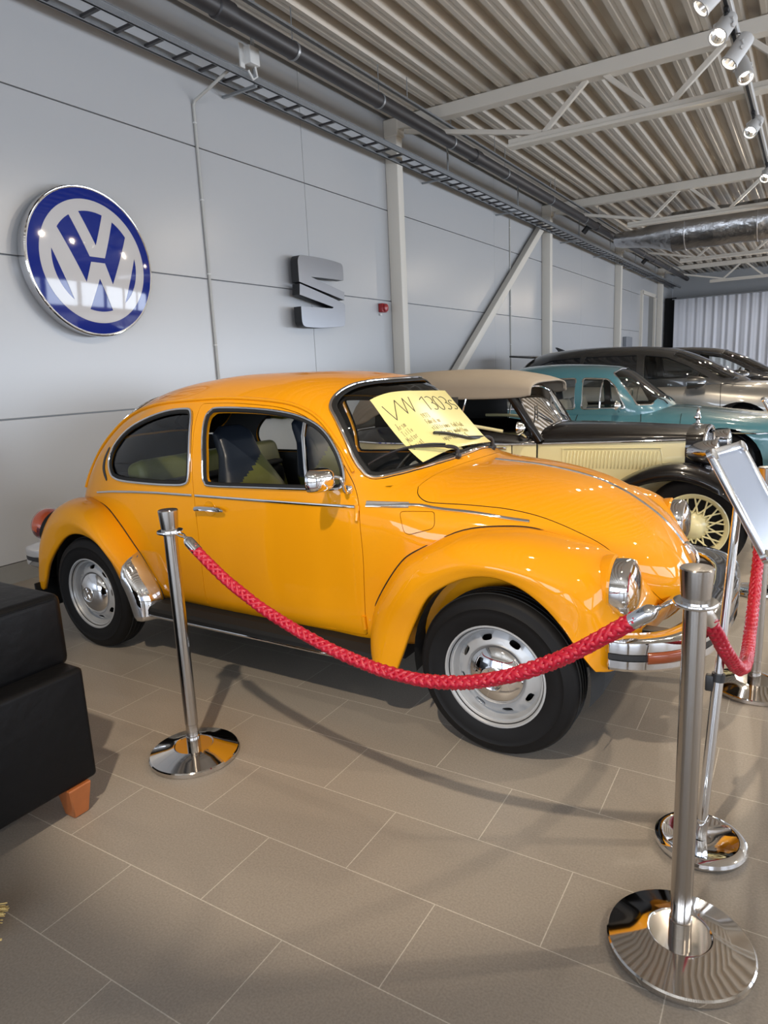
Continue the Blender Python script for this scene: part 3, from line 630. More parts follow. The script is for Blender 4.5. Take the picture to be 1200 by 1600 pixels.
# doors
def window_trim(parent, L, dark_r, bright_r, off=0.0):
    p_, n_ = on_body(L, off); MB().strip(p_, n_, dark_r, 0.006, closed=True).build('window_seal', M['seal'], parent)
    p_, n_ = on_body(shrink(L, -dark_r * 0.45), off + 0.0045); MB().strip(p_, n_, bright_r, 0.006, closed=True).build('window_trim', M['chrome'], parent)
def pane(parent, L, name='window_pane', off=-0.008):
    mb = MB(); region(mb, L, [], 0.06, bl, bn, off, 0.0); return mb.build(name, M['glass'], parent)
for far in (0, 1):
    mm = mirror if far else (lambda L: L)
    DO, DWm, QWm = mm(do), mm(dw), mm(qw)
    d = MB(); region(d, shrink(DO, 0.0035), [DWm], 0.034, bl, bn, 0.0005, 0.030, 0, 1, mi_rim=0); door = d.build('door', [M['orange'], M['liner']], car)
    window_trim(door, DWm, 0.013, 0.006)
    p_, n_ = on_body(DO, -0.012); MB().tube(p_, 0.006, 6, closed=True).build('door_seal', M['seal'], door)
    vent = uvb([(-.962, 1.272), (-.950, 1.20), (-.915, 1.06), (-.900, .978)])
    p_, n_ = on_body(mm(vent), -0.004); MB().strip(p_, n_, 0.011, 0.008).build('quarter_light_post', M['chrome'], door)
    vw_ = [q for q in DW if q[0] > -.90 - (q[1] - .978) * .21]
    pane(door, mm(uvb(shrink(vw_, 0.008))), 'quarter_light_pane')
    s_ = -1 if not far else 1
    if not far: mbk = MB(); P0, n0 = on_body(uvb([(-.835, 1.0), (-.87, 1.02)]), 0.0); mbk.tube([P0[0] + n0[0] * -.01, P0[1] + n0[1] * -.01], 0.010, 8).build('quarter_light_catch', M['chrome'], door)
    hp, hn_ = on_body(mm(uvb([(-1.590, .842), (-1.57, .849), (-1.50, .852), (-1.43, .850), (-1.395, .846)])), 0.022)
    hm = MB(); hm.tube(catmull(list(hp), 4), [0.010] + [0.0125] * 11 + [0.012, 0.010, 0.009, 0.007, 0.005], 10); hm.build('door_handle', M['chrome'], door)
    cp, cn = on_body(mm(uvb([(-1.505, .850)])), 0.0); cup = MB()
    cup.lathe([(0.040, 0.002), (0.037, 0.0035), (0.032, 0.001), (0.0, -0.0005)], cp[0], cn[0], 24, caps=False).build('handle_recess', M['orange'], door)
    for (za, zb, xx) in ((.912, .852, -.648), (.432, .372, -.637)):
        hp, hn_ = on_body(mm(uvb([(xx, za), (xx, (za + zb) / 2), (xx, zb)])), 0.006); MB().tube(hp, 0.010, 10).build('door_hinge', M['orange'], door)
    bt = uvb([(x, .908) for x in np.linspace(-1.600, -.662, 24)]); p_, n_ = on_body(mm(bt), 0.001); MB().strip(p_, n_, 0.0075, 0.006).build('belt_trim', M['chrome'], door)
    bt = uvb([(x, z) for x, z in zip(np.linspace(-2.47, -1.622, 24), np.interp(np.linspace(-2.47, -1.622, 24), [-2.47, -2.3, -2.1, -1.9, -1.622], [.866, .884, .897, .905, .908]))])
    p_, n_ = on_body(mm(bt), 0.001); MB().strip(p_, n_, 0.0075, 0.006).build('belt_trim', M['chrome'], car)
    bt = uvb(catmull([(-.612, .915), (-.52, .916), (-.440, .920), (-.380, .917), (-.314, .906), (-.161, .891), (-.042, .873), (.040, .861)], 5)); p_, n_ = on_body(mm(bt), 0.001); MB().strip(p_, n_, 0.0075, 0.006).build('belt_trim', M['chrome'], car)
    bt = uvb([(x, .921) for x in np.linspace(-.612, -.43, 9)]); p_, n_ = on_body(mm(bt), 0.001); gs = MB().strip(p_, n_, 0.014, 0.004); gs.build('air_vent_strip', M['greystrip'], car)
    window_trim(car, QWm, 0.015, 0.007); pane(car, QWm, 'rear_quarter_pane')
    gt = uvb(catmull([(-2.70, .87), (-2.640, 1.0), (-2.455, 1.175), (-2.295, 1.283), (-2.03, 1.345), (-1.65, 1.366), (-1.415, 1.366), (-1.134, 1.345), (-.982, 1.310), (-.868, 1.252), (-.77, 1.157), (-.695, 1.047)], 6)); p_, n_ = on_body(mm(gt), 0.004)
    MB().tube(p_, 0.0075, 8).build('drip_gutter', M['orange'], car)
    cv = uvb(catmull([(-2.372, 1.118), (-2.405, 1.06), (-2.405, 1.0), (-2.362, .942), (-2.352, .955), (-2.38, 1.005), (-2.382, 1.055), (-2.362, 1.108)], 4, True)); mb = MB(); region(mb, mm(cv), [], 0.03, bl, bn, 0.003, 0.003); mb.build('air_outlet', M['black'], car)
    # running board
    y0 = -.76 if not far else .76; sy = s_
    rb = MB(); rb.prism([(-.625, .285), (-.625, .318), (-.70, .318), (-.745, .300), (-.757, .285), (-.757, .255), (-.74, .245), (-.65, .262)], lambda a, b: (-1.95, -a * sy, b), lambda a, b: (-.545, -a * sy, b))
    rbo = rb.build('running_board', M['seal'], car, angle=20); MB().box((-1.245, .758 * sy, .262), (1.40, .012, .013), .004, 2).build('board_trim', M['chrome'], rbo)
    MB().box((-1.25, .60 * sy, .27), (1.42, .12, .08)).build('sill', M['dark'], car)
# windscreen
window_trim(car, WS, 0.020, 0.008); pane(car, WS, 'windscreen')
window_trim(car, RW, 0.016, 0.007); pane(car, RW, 'rear_window')
# ---- fenders
def fender(stations, name, far, inner):
    rows = []
    dense = [catmull([st[j] for st in stations], 6) for j in range(5)]
    for i in range(len(dense[0])):
        S, A_, B_, C_, L_ = (dense[j][i] for j in range(5))
        pr = catmull([S, A_, B_, C_, L_], 5); lip = pr[-1]; t = pr[-1] - pr[-2]
        n = np.array(inner) - lip; n[1] = 0; n /= np.linalg.norm(n) + 1e-9
        pr += [lip + n * .006 + np.array([0, .006, 0]), lip + n * .006 + np.array([0, .022, 0])]
        rows.append([(p[0], p[1] * (-1 if far else 1), p[2]) for p in pr])
    fb = MB().grid(rows); q = len(rows) // 2; e1 = np.array(rows[q + 1][8]) - np.array(rows[q][8]); e2 = np.array(rows[q][9]) - np.array(rows[q][8]); ou = np.array(rows[q][8]) - np.array([inner[0], 0.45 * np.sign(rows[q][8][1]), inner[2]])
    fb = MB().grid(rows, flip=bool(np.dot(np.cross(e1, e2), ou) > 0)); o = fb.build(name, [M['orange'], M['dark']], car, angle=60, fixn=False); 
    sm = o.modifiers.new('thickness', 'SOLIDIFY'); sm.thickness = 0.004; sm.offset = -1; sm.material_offset = 1; sm.material_offset_rim = 0
    sp = [(p[0], (p[1] - .003) * (-1 if far else 1), p[2] + .001) for p in dense[0]]; MB().tube(sp, 0.0034, 6).build('fender_beading', M['seal'], o)
    return o
FS = [[(-.600, -.655, .272), (-.580, -.705, .262), (-.555, -.750, .257), (-.505, -.785, .255), (-.425, -.782, .262)],
      [(-.606, -.652, .387), (-.580, -.705, .385), (-.545, -.758, .380), (-.480, -.790, .365), (-.390, -.785, .345)],
      [(-.573, -.658, .501), (-.545, -.710, .505), (-.500, -.768, .505), (-.430, -.796, .488), (-.345, -.785, .455)],
      [(-.464, -.650, .670), (-.440, -.700, .672), (-.395, -.768, .660), (-.340, -.798, .615), (-.275, -.785, .590)],
      [(-.371, -.638, .745), (-.350, -.690, .748), (-.315, -.765, .732), (-.265, -.798, .682), (-.205, -.785, .650)],
      [(-.190, -.588, .830), (-.180, -.645, .833), (-.165, -.750, .810), (-.135, -.796, .748), (-.100, -.785, .702)],
      [(-.010, -.518, .845), (-.005, -.600, .850), (.000, -.725, .830), (.005, -.792, .762), (.010, -.785, .717)],
      [(.110, -.470, .825), (.125, -.570, .840), (.140, -.705, .820), (.140, -.785, .745), (.115, -.785, .690)],
      [(.215, -.435, .788), (.245, -.540, .815), (.265, -.685, .795), (.255, -.770, .705), (.205, -.785, .632)],
      [(.318, -.392, .742), (.355, -.500, .775), (.365, -.655, .740), (.335, -.745, .640), (.270, -.785, .565)],
      [(.400, -.348, .680), (.425, -.455, .705), (.420, -.610, .665), (.375, -.720, .580), (.310, -.782, .508)],
      [(.455, -.300, .600), (.470, -.415, .615), (.455, -.585, .585), (.405, -.700, .520), (.340, -.775, .465)],
      [(.485, -.265, .530), (.490, -.400, .525), (.470, -.570, .500), (.415, -.690, .455), (.360, -.765, .435)],
      [(.470, -.255, .430), (.485, -.395, .425), (.468, -.565, .410), (.418, -.680, .395), (.375, -.750, .410)]]
RS = [[(-1.935, -.655, .235), (-1.945, -.700, .232), (-1.965, -.748, .230), (-1.995, -.780, .230), (-2.045, -.775, .232)],
      [(-1.960, -.655, .380), (-1.972, -.705, .382), (-1.992, -.755, .380), (-2.030, -.788, .370), (-2.085, -.775, .352)],
      [(-2.060, -.655, .520), (-2.072, -.708, .525), (-2.092, -.762, .522), (-2.120, -.790, .500), (-2.150, -.775, .470)],
      [(-2.155, -.648, .615), (-2.168, -.705, .622), (-2.185, -.765, .615), (-2.205, -.792, .585), (-2.215, -.775, .560)],
      [(-2.263, -.637, .712), (-2.275, -.698, .720), (-2.285, -.765, .705), (-2.295, -.793, .660), (-2.300, -.775, .625)],
      [(-2.378, -.620, .790), (-2.390, -.685, .798), (-2.400, -.760, .775), (-2.402, -.793, .715), (-2.400, -.775, .662)],
      [(-2.524, -.585, .822), (-2.535, -.660, .832), (-2.540, -.745, .805), (-2.530, -.788, .735), (-2.505, -.775, .662)],
      [(-2.660, -.530, .810), (-2.680, -.620, .820), (-2.685, -.720, .785), (-2.660, -.778, .705), (-2.600, -.775, .625)],
      [(-2.790, -.460, .730), (-2.830, -.570, .755), (-2.835, -.690, .715), (-2.790, -.765, .630), (-2.700, -.775, .545)],
      [(-2.880, -.400, .600), (-2.935, -.530, .640), (-2.945, -.665, .600), (-2.890, -.752, .520), (-2.790, -.772, .450)],
      [(-2.930, -.370, .450), (-2.995, -.510, .480), (-3.005, -.645, .450), (-2.950, -.738, .390), (-2.850, -.765, .355)],
      [(-2.940, -.360, .290), (-3.015, -.500, .290), (-3.030, -.635, .285), (-2.985, -.728, .280), (-2.905, -.755, .275)]]
for far in (0, 1):
    sg = 1 if far else -1
    ff = fender(FS, 'front_fender', far, (0, 0, .315)); rf = fender(RS, 'rear_fender', far, (-2.42, 0, .315))
    # headlight on the front fender
    hl = MB(); c = (.375, .575 * sg, .668)
    hl.lathe([(.098, -.03), (.106, .0), (.109, .05), (.108, .068), (.102, .080), (.092, .082)], c, (1, 0, 0), 40, caps=False); ho = hl.build('headlight', M['chrome'], ff)
    MB().lathe([(.093, .081), (.080, .090), (.05, .100), (.0, .104)], c, (1, 0, 0), 40, caps=False).build('headlight_lens', M['lens'], ho)
    MB().lathe([(.092, .078), (.075, .04), (.04, .015), (.0, .008)], c, (1, 0, 0), 40, caps=False).build('reflector', M['reflector'], ho)
    MB().lathe([(.012, .02), (.012, .055), (.0, .06)], c, (1, 0, 0), 14).build('headlight_bulb', M['silver'], ho)
    MB().lathe([(.085, -.06), (.112, -.02), (.116, .012), (.108, .02)], c, (1, 0, 0), 40, caps=False).build('headlight_bowl', M['orange'], ff)
    # tail lamp
    tl = MB(); c = Vector((-2.945, .615 * sg, .635)); ax = Vector((-.90, .25 * sg, .36)).normalized()
    pr = [(.098, -.05), (.104, .02), (.100, .055), (.082, .085), (.045, .102), (.0, .106)]
    t_ = tl.lathe(pr, c, ax, 36, caps=False)
    o = t_.build('tail_lamp', [M['redlens'], M['darkredlens']], rf)
    for p in o.data.polygons:
        if p.center.z < .630: p.material_index = 1
    MB().lathe([(.106, -.05), (.1075, -.012), (.104, -.002)], c, ax, 36, caps=False).build('lamp_rim', M['seal'], o)
    # stone guard
    rows = []
    dn = [catmull([st[j] for st in RS[:4]], 6) for j in range(5)]
    for i in range(0, 16):
        pr = catmull([dn[j][i] for j in range(5)], 4); n_ = len(pr); pr = pr[:n_ - int(round(max(0, i - 9) ** 1.15 * .16 * n_ * .75))]
        pr = catmull([pr[int(round(k * (len(pr) - 1) / 7))] for k in range(8)], 2)
        rows.append([(p[0] - .012 * math.sin(PI * k / (len(pr) - 1)) * 0 + .006, (p[1] - .009) * (-sg), p[2]) for k, p in enumerate(pr)])
    g = MB().grid(rows).build('stone_guard', M['chrome'], rf, angle=60); sm = g.modifiers.new('thickness', 'SOLIDIFY'); sm.thickness = 0.003; sm.offset = 0
    # dark wheel housings and mud flap
    for (xc, x0, x1) in ((0, -.48, .40), (-2.42, -.42, .50)):
        mb = MB(); mb.lathe([(.40, -.20), (.415, .08), (.40, .10), (.1, .1)], (xc, .655 * sg, .36), (0, -sg, 0), 40, caps=False)
    MB().box((-2.945, .70 * sg, .23), (.012, .16, .17), .003, 1).build('mud_flap', M['seal'], rf)
# inner arches and floor pan, one dark mesh under the car
ub = MB(); ub.box((-1.25, 0, .27), (1.55, 1.22, .06)); ub.box((-2.45, 0, .42), (1.0, .94, .30)); ub.box((-.06, 0, .42), (.74, .76, .34)); 
ub.box((0, 0, .24), (.16, .96, .10)); ub.box((-2.42, 0, .25), (.16, 1.1, .10))
for xc in (0, -2.42):
    for sg in (-1, 1):
        rows = [[(xc + (.37 if y < .7 else .355) * math.cos(a), y * sg, .335 + .375 * math.sin(a)) for y in (.42, .60, .735)] for a in np.linspace(-.2, PI + .2, 28)]
        ub.grid(rows)
ub.build('underbody', M['dark'], car, smooth=False)
# ---- wheels
def wheel(loc, sg, turn=0.0):
    w = empty('wheel'); w.parent = car; w.location = loc; 
    ax = (0, sg, 0)
    R = .318
    ty = [(.188, .062), (.196, .070), (.205, .073), (.225, .079), (.250, .083), (.268, .082), (.270, .084), (.273, .082), (.290, .075), (.296, .0735), (.3, .072), (.308, .066), (.314, .056), (.317, .045), (.318, .03)]
    prof_ = ty + [(.3185, .0)] + [(r, -h) for r, h in ty[::-1]]
    t = MB().lathe(prof_, (0, 0, 0), ax, 72, caps=False); to = t.build('tyre', M['rubber'], w, angle=50)
    for h in (-.040, -.014, .014, .040): MB().tube([(.3178 * math.cos(a), h, .3178 * math.sin(a)) for a in np.linspace(0, 2 * PI, 64)[:-1]], .003, 6, closed=True).build('tread_groove', M['dark'], to)
    ro = [(.188, -.06), (.195, .060), (.203, .068), (.2025, .074), (.196, .0745), (.192, .068), (.188, .055), (.184, .050), (.179, .050), (.176, .044), (.172, .026), (.168, .018)]
    rim = MB().lathe(ro, (0, 0, 0), ax, 72, caps=False)
    # disc with oval slots
    oc = [(.168 * math.cos(a), .168 * math.sin(a)) for a in np.linspace(0, 2 * PI, 73)[:-1]]; ic = [(.085 * math.cos(a), .085 * math.sin(a)) for a in np.linspace(0, 2 * PI, 49)[:-1]]
    hs = []
    for k in range(8):
        a0 = turn + 2 * PI * k / 8; ca, sa = math.cos(a0), math.sin(a0); sl = []
        for i in range(20):
            b = 2 * PI * i / 20; tx = .022 * np.sign(math.cos(b)) * abs(math.cos(b)) ** .7; ty_ = .0115 * np.sign(math.sin(b)) * abs(math.sin(b)) ** .7; rr = .1465 + ty_
            sl.append((rr * ca - tx * sa, rr * sa + tx * ca))
        hs.append(sl)
    zf = lambda A: np.interp(np.hypot(A[:, 0], A[:, 1]), [.085, .118, .128, .150, .160, .168], [.050, .046, .044, .036, .026, .018])
    def lift(A): return np.stack([A[:, 0], sg * zf(A), A[:, 1]], -1)
    def nrm(A):
        e = 1e-3; r = np.hypot(A[:, 0], A[:, 1]); r = np.maximum(r, 1e-6); d = (zf(A * (1 + e / r)[:, None]) - zf(A * (1 - e / r)[:, None])) / (2 * e)
        n = np.stack([-d * A[:, 0] / r, np.full(len(A), float(sg)), -d * A[:, 1] / r], -1); return n / np.linalg.norm(n, axis=1, keepdims=True)
    rimo = rim.build('rim', M['silver'], w, angle=30)
    dm = MB(); region(dm, oc, [ic] + hs, .02, lift, nrm, 0, .006); dm.build('wheel_disc', M['silver'], rimo)
    MB().lathe([(.160, -.03), (.0, -.03)], (0, 0, 0), ax, 40, caps=False).build('brake_backing', M['dark'], w)
    hc_ = MB().lathe([(.118, .040), (.121, .046), (.118, .054), (.105, .068), (.080, .082), (.052, .091), (.046, .092), (.043, .0945), (.040, .093), (.0, .0935)], (0, 0, 0), ax, 64, caps=False).build('hubcap', M['chrome'], w, angle=50)
    em = MB(); s3 = .036
    def st(a, b): em.tube([(a[0] * s3, sg * .0945, a[1] * s3), (b[0] * s3, sg * .0945, b[1] * s3)], .0022, 6)
    ang = [(-.38, .92), (0, .12), (.38, .92)]; st(ang[0], ang[1]); st(ang[1], ang[2]); wv = [(-.85, .5), (-.42, -.85), (0, -.05), (.42, -.85), (.85, .5)]
    for a, b in zip(wv[:-1], wv[1:]): st(a, b)
    em.build('hub_emblem', M['chrome'], hc_)
    return w
wheel((0, -.690, .318), -1, .28); wheel((-2.42, -.690, .318), -1, .1); wheel((0, .690, .318), 1, .5); wheel((-2.42, .690, .318), 1, .2)
# ---- bumpers
def bumper(path, name, zc, flip):
    half = catmull(path, 8); full = [(x, y) for x, y in half] + [(x, -y) for x, y in half[::-1][1:]]; n = len(full); rows = []; rows2 = []
    for i in range(n):
        a, b = np.array(full[max(0, i - 1)]), np.array(full[min(n - 1, i + 1)]); t = b - a; t /= np.linalg.norm(t); nn = np.array([t[1], -t[0]]) * flip
        nn = -nn if np.dot(nn, np.array(full[i]) - np.array([-1.2, 0])) < 0 else nn
        pr = [(-.115, .040), (-.09, .054), (-.012, .056), (-.002, .052), (.0, .040), (.0, .014), (-.006, .012), (-.006, -.012), (.0, -.014), (.0, -.040), (-.010, -.052), (-.035, -.058)]
        rows.append([(full[i][0] + nn[0] * d, full[i][1] + nn[1] * d, zc + h) for d, h in pr])
        rows2.append([(full[i][0] + nn[0] * d, full[i][1] + nn[1] * d, zc + h) for d, h in ((-.0055, .0125), (.001, .009), (.001, -.009), (-.0055, -.0125))])
    o = MB().grid(rows).build(name, M['chrome'], car, angle=30); sm = o.modifiers.new('thickness', 'SOLIDIFY'); sm.thickness = 0.003; sm.offset = 0
    MB().grid(rows2).build('bumper_stripe', M['black'], o, smooth=False)
    return o, full
FBZ = .470
fbm, full = bumper([(.410, -.735), (.47, -.727), (.54, -.695), (.61, -.638), (.665, -.555), (.71, -.42), (.735, -.2), (.745, 0)], 'front_bumper', FBZ, 1)
for sg in (1, -1):
    idx = [i for i, q in enumerate(full) if q[1] < 0 and .528 < q[0] < .632]; pth = []
    for i in idx:
        a, b = np.array(full[i - 1]), np.array(full[i + 1]); t = (b - a) / np.linalg.norm(b - a); nn = np.array([t[1], -t[0]]); nn = nn if nn[0] > 0 else -nn
        pth.append((full[i][0] + nn[0] * .003, (full[i][1] + nn[1] * .003) * sg, FBZ))
    io = MB().tube(pth, .021, 12, up=(0, 0, 1), rx=.008).build('indicator', M['amber'], fbm)
    MB().box((.555, .50 * sg, .475), (.20, .05, .06), .004, 1).build('bumper_bracket', M['black'], fbm)
bumper([(-2.86, -.745), (-2.96, -.748), (-3.06, -.735), (-3.13, -.68), (-3.18, -.56), (-3.21, -.3), (-3.22, 0)], 'rear_bumper', .455, -1)
# apron that closes the nose below the hood
rows = []
for y in np.linspace(-.44, .44, 17):
    k = 1 - (y / .62) ** 2; rows.append([(.44 + .10 * k - .09 * t * t, y, .545 - .19 * t) for t in (0, .3, .6, 1)])
MB().grid(rows).build('front_apron', M['orange'], car)
# number plate is hidden behind the post; exhausts under the tail
for sg in (-1, 1): MB().tube([(-2.9, .28 * sg, .27), (-3.12, .28 * sg, .255)], .018, 14).build('exhaust_tip', M['chrome'], car)
# ---- mirror
mp_ = Vector((-.703, -.640, .978)); mir = MB(); ctr = Vector((-.745, -.775, 1.035))
mir.tube(catmull([mp_, mp_ + Vector((.01, -.035, -.005)), Vector((-.70, -.70, 1.035)), ctr + Vector((.0, .05, .005))], 6), .0085, 10)
mir.lathe([(.020, 0), (.018, .012), (.010, .018)], mp_ + Vector((0, .004, 0)), (0, -1, 0), 18)
mo = mir.build('door_mirror', M['chrome'], car)
mh = MB(); rows = []
for t in np.linspace(0, 1, 9):
    k = math.sqrt(max(0, 1 - (t * .96) ** 2)); w_, h_ = .078 * k ** .7, .050 * k ** .7
    rows.append([(ctr.x - .018 + .062 * t, ctr.y + w_ * np.sign(math.cos(a)) * abs(math.cos(a)) ** .6, ctr.z + h_ * np.sign(math.sin(a)) * abs(math.sin(a)) ** .6) for a in np.linspace(0, 2 * PI, 37)[:-1]])
mh.grid(rows, closed_v=True); mh.add(rows[-1], [tuple(range(36))]); mh.build('mirror_head', M['chrome'], mo, angle=60)
mh = MB().add([(p[0] - .001, p[1] * 1, p[2]) for p in rows[0]], [tuple(range(36))]).build('mirror_glass', M['reflector'], mo, smooth=False)
# ---- wipers
for piv, pts_ in (((-.404, -.196), [(-.404, -.196, 1.062), (-.425, -.215, 1.095), (-.47, -.30, 1.112), (-.545, -.42, 1.118)]), ((-.386, .16), [(-.386, .16, 1.062), (-.405, .14, 1.098), (-.415, .06, 1.118), (-.432, -.05, 1.118)])):
    A_ = np.array(uvy([p for p in pts_])); P, N = on_body(A_, 0.0); offs = [.006, .040, .050, .052] if piv[1] < 0 else [.006, .040, .036, .030]; P = [P[i] + N[i] * offs[i] for i in range(4)]
    wi = MB().tube(catmull(P, 5), [.011] * 4 + [.009] * 5 + [.0055] * 7, 8).lathe([(.017, -.01), (.016, .012), (.008, .018)], P[0], N[0], 16).build('wiper', M['black'], car)
    bl_ = uvy([(-.645, -.563, 1.058), (-.545, -.42, 1.12), (-.462, -.262, 1.112)] if piv[1] < 0 else [(-.515, -.24, 1.178), (-.432, -.05, 1.12), (-.40, .10, 1.10)])
    P2, N2 = on_body(catmull(bl_, 6), .044 if piv[1] < 0 else .022); MB().strip(P2, N2, .0045, .012).build('wiper_blade', M['black'], wi)
# ---- cabin
cab = MB(); cab.box((-1.35, 0, .34), (1.5, 1.2, .05)); cab.box((-2.28, 0, .62), (.50, 1.08, .56), .05, 2); cab.box((-2.33, 0, .915), (.62, 1.0, .03), .01, 1); cab.build('cabin_floor', M['liner'], car)
def seat(y, name='front_seat'):
    s = MB(); R = Matrix.Rotation(math.radians(-20), 3, 'Y')
    s.box((-1.22, y, .56), (.50, .47, .17), .05, 4, 0); s.box((-1.225, y, .42), (.44, .40, .16), .02, 2, 1)
    so = s.build(name, [M['olive'], M['liner']], car, angle=60)
    b = MB(); rows = []
    for t in np.linspace(0, 1, 60):
        w_ = np.interp(t, [0, .15, .50, .68, .78, .95, 1], [.215, .235, .225, .165, .135, .125, .07]); d = np.interp(t, [0, .2, .6, .75, .9, 1], [.075, .075, .06, .045, .045, .02]); zz = .56 + .66 * t; xx = -1.42 - .26 * t
        rows.append([(xx + d * np.sign(math.cos(a)) * abs(math.cos(a)) ** .6, y + w_ * np.sign(math.sin(a)) * abs(math.sin(a)) ** .55, zz) for a in np.linspace(0, 2 * PI, 97)[:-1]])
    b.grid(rows, closed_v=True); b.add(rows[-1], [tuple(range(96))])
    bo = b.build('seat_back', [M['olive'], M['navy']], so, angle=60)
    for p in bo.data.polygons:
        if p.center.z > 1.00 + .5 * (p.center.y - y): p.material_index = 1
for y in (-.32, .32): seat(y)
rs = MB(); rs.box((-1.90, 0, .56), (.46, 1.12, .18), .05, 4); rs.box((-2.13, 0, .80), (.16, 1.14, .50), .05, 4, rot=Matrix.Rotation(math.radians(-16), 3, 'Y')); rs.build('rear_bench', M['olive'], car, angle=60)
ds = MB(); rows = []
for y in np.linspace(-.58, .58, 21):
    k = 1 - (y / .66) ** 2; rows.append([(-.72 + .04 * k, y, .72), (-.76 + .05 * k, y, .90), (-.74 + .08 * k, y, .965), (-.62 + .16 * k, y, .985), (-.57 + .155 * k, y, .99)])
ds.grid(rows); ds.build('dashboard', M['black'], car)
stw = empty('steering_wheel'); stw.parent = car; stw.location = (-.93, .32, .93); stw.rotation_euler = (0, math.radians(-52), 0)
MB().tube([(.195 * math.cos(a), .195 * math.sin(a), 0) for a in np.linspace(0, 2 * PI, 49)[:-1]], .012, 10, closed=True).build('steering_rim', M['black'], stw)
MB().box((0, 0, -.012), (.07, .36, .012), .005, 2).box((-.09, 0, -.012), (.19, .06, .012), .005, 2).build('spokes', M['black'], stw); MB().lathe([(.04, -.01), (.038, .012), (.0, .016)], (0, 0, 0), (0, 0, 1), 24).build('horn_button', M['plasticwhite'], stw); MB().tube([(0, 0, -.01), (0, 0, -.35)], .022, 12).build('steering_column', M['black'], stw)
MB().box((-.80, .0, 1.335), (.02, .22, .055), .012, 3).build('interior_mirror', M['black'], car)
for sg in (-1, 1):
    MB().strip([(-1.66, .585 * sg, 1.22), (-1.63, .605 * sg, 1.05), (-1.50, .55 * sg, .60)], [(1, -sg, 0)] * 3, .024, .003).build('seat_belt', M['black'], car)
# ---- yellow card held under the wipers, bent round the windscreen
CU = uvy([(-.735, -.408, 1.308), (-.662, .150, 1.316), (-.372, .055, 1.060), (-.475, -.404, 1.034)])
def card_uv(s, t):
    a, b, c, d = (np.array(q) for q in CU); return tuple((a * (1 - s) + b * s) * (1 - t) + (d * (1 - s) + c * s) * t)
def card_off(A): return (.010 + .032 * (2 * np.array([q[0] for q in A]) - 1) ** 2)[:, None]
def card_lift(off):
    def f(A):
        Q = np.array([card_uv(s, t) for s, t in A]); P = bl(Q) + bn(Q) * (off - .013 + card_off(A)); return P
    return f
def card_n(A):
    Q = np.array([card_uv(s, t) for s, t in A]); return bn(Q)
cm = MB(); region(cm, [(0, 0), (1, 0), (1, 1), (0, 1)], [], .06, card_lift(.013), card_n, 0, .0015)
card = cm.build('information_card', M['card']); card.location = (BX, BY, 0)
tag(card, 'yellow hand-lettered information card leaning on the windscreen of the orange car', 'sign')
def strokes(lines, r, name, m, off=.0135):
    mb = MB()
    for L in lines:
        A = np.array(densify_open(L, .02)); P = card_lift(off)(A); mb.tube(P, r, 6, up=None)
    o = mb.build(name, m, card); return o
def densify_open(L, step):
    out = []
    for a, b in zip(L[:-1], L[1:]):
        a, b = np.array(a, float), np.array(b, float); k = max(1, int(np.linalg.norm(b - a) / step)); out += [a + (b - a) * i / k for i in range(k)]
    return out + [np.array(L[-1], float)]
def arcs(cx, cy, rx, ry, a0, a1, n=10): return [(cx + rx * math.cos(math.radians(a0 + (a1 - a0) * i / n)), cy + ry * math.sin(math.radians(a0 + (a1 - a0) * i / n))) for i in range(n + 1)]
def three(x, y, w, h): return [(x, y + h * .06)] + arcs(x + w * .45, y + h * .24, w * .5, h * .24, -110, 90) + arcs(x + w * .45, y + h * .74, w * .55, h * .26, -90, 130)
title = [[(.061, .128), (.109, .368), (.229, .118)], [(.229, .118), (.270, .351), (.333, .115), (.365, .351), (.424, .110)],
         [(.545, .170), (.604, .118), (.592, .357)], three(.640, .120, .075, .237), arcs(.768, .243, .040, .124, 0, 360, 20), three(.828, .128, .072, .236),
         arcs(.945, .235, .028, .042, -40, -270, 8) + arcs(.945, .318, .030, .044, -90, 130, 8)]
strokes(title, .0021, 'title_lettering', M['ink'])
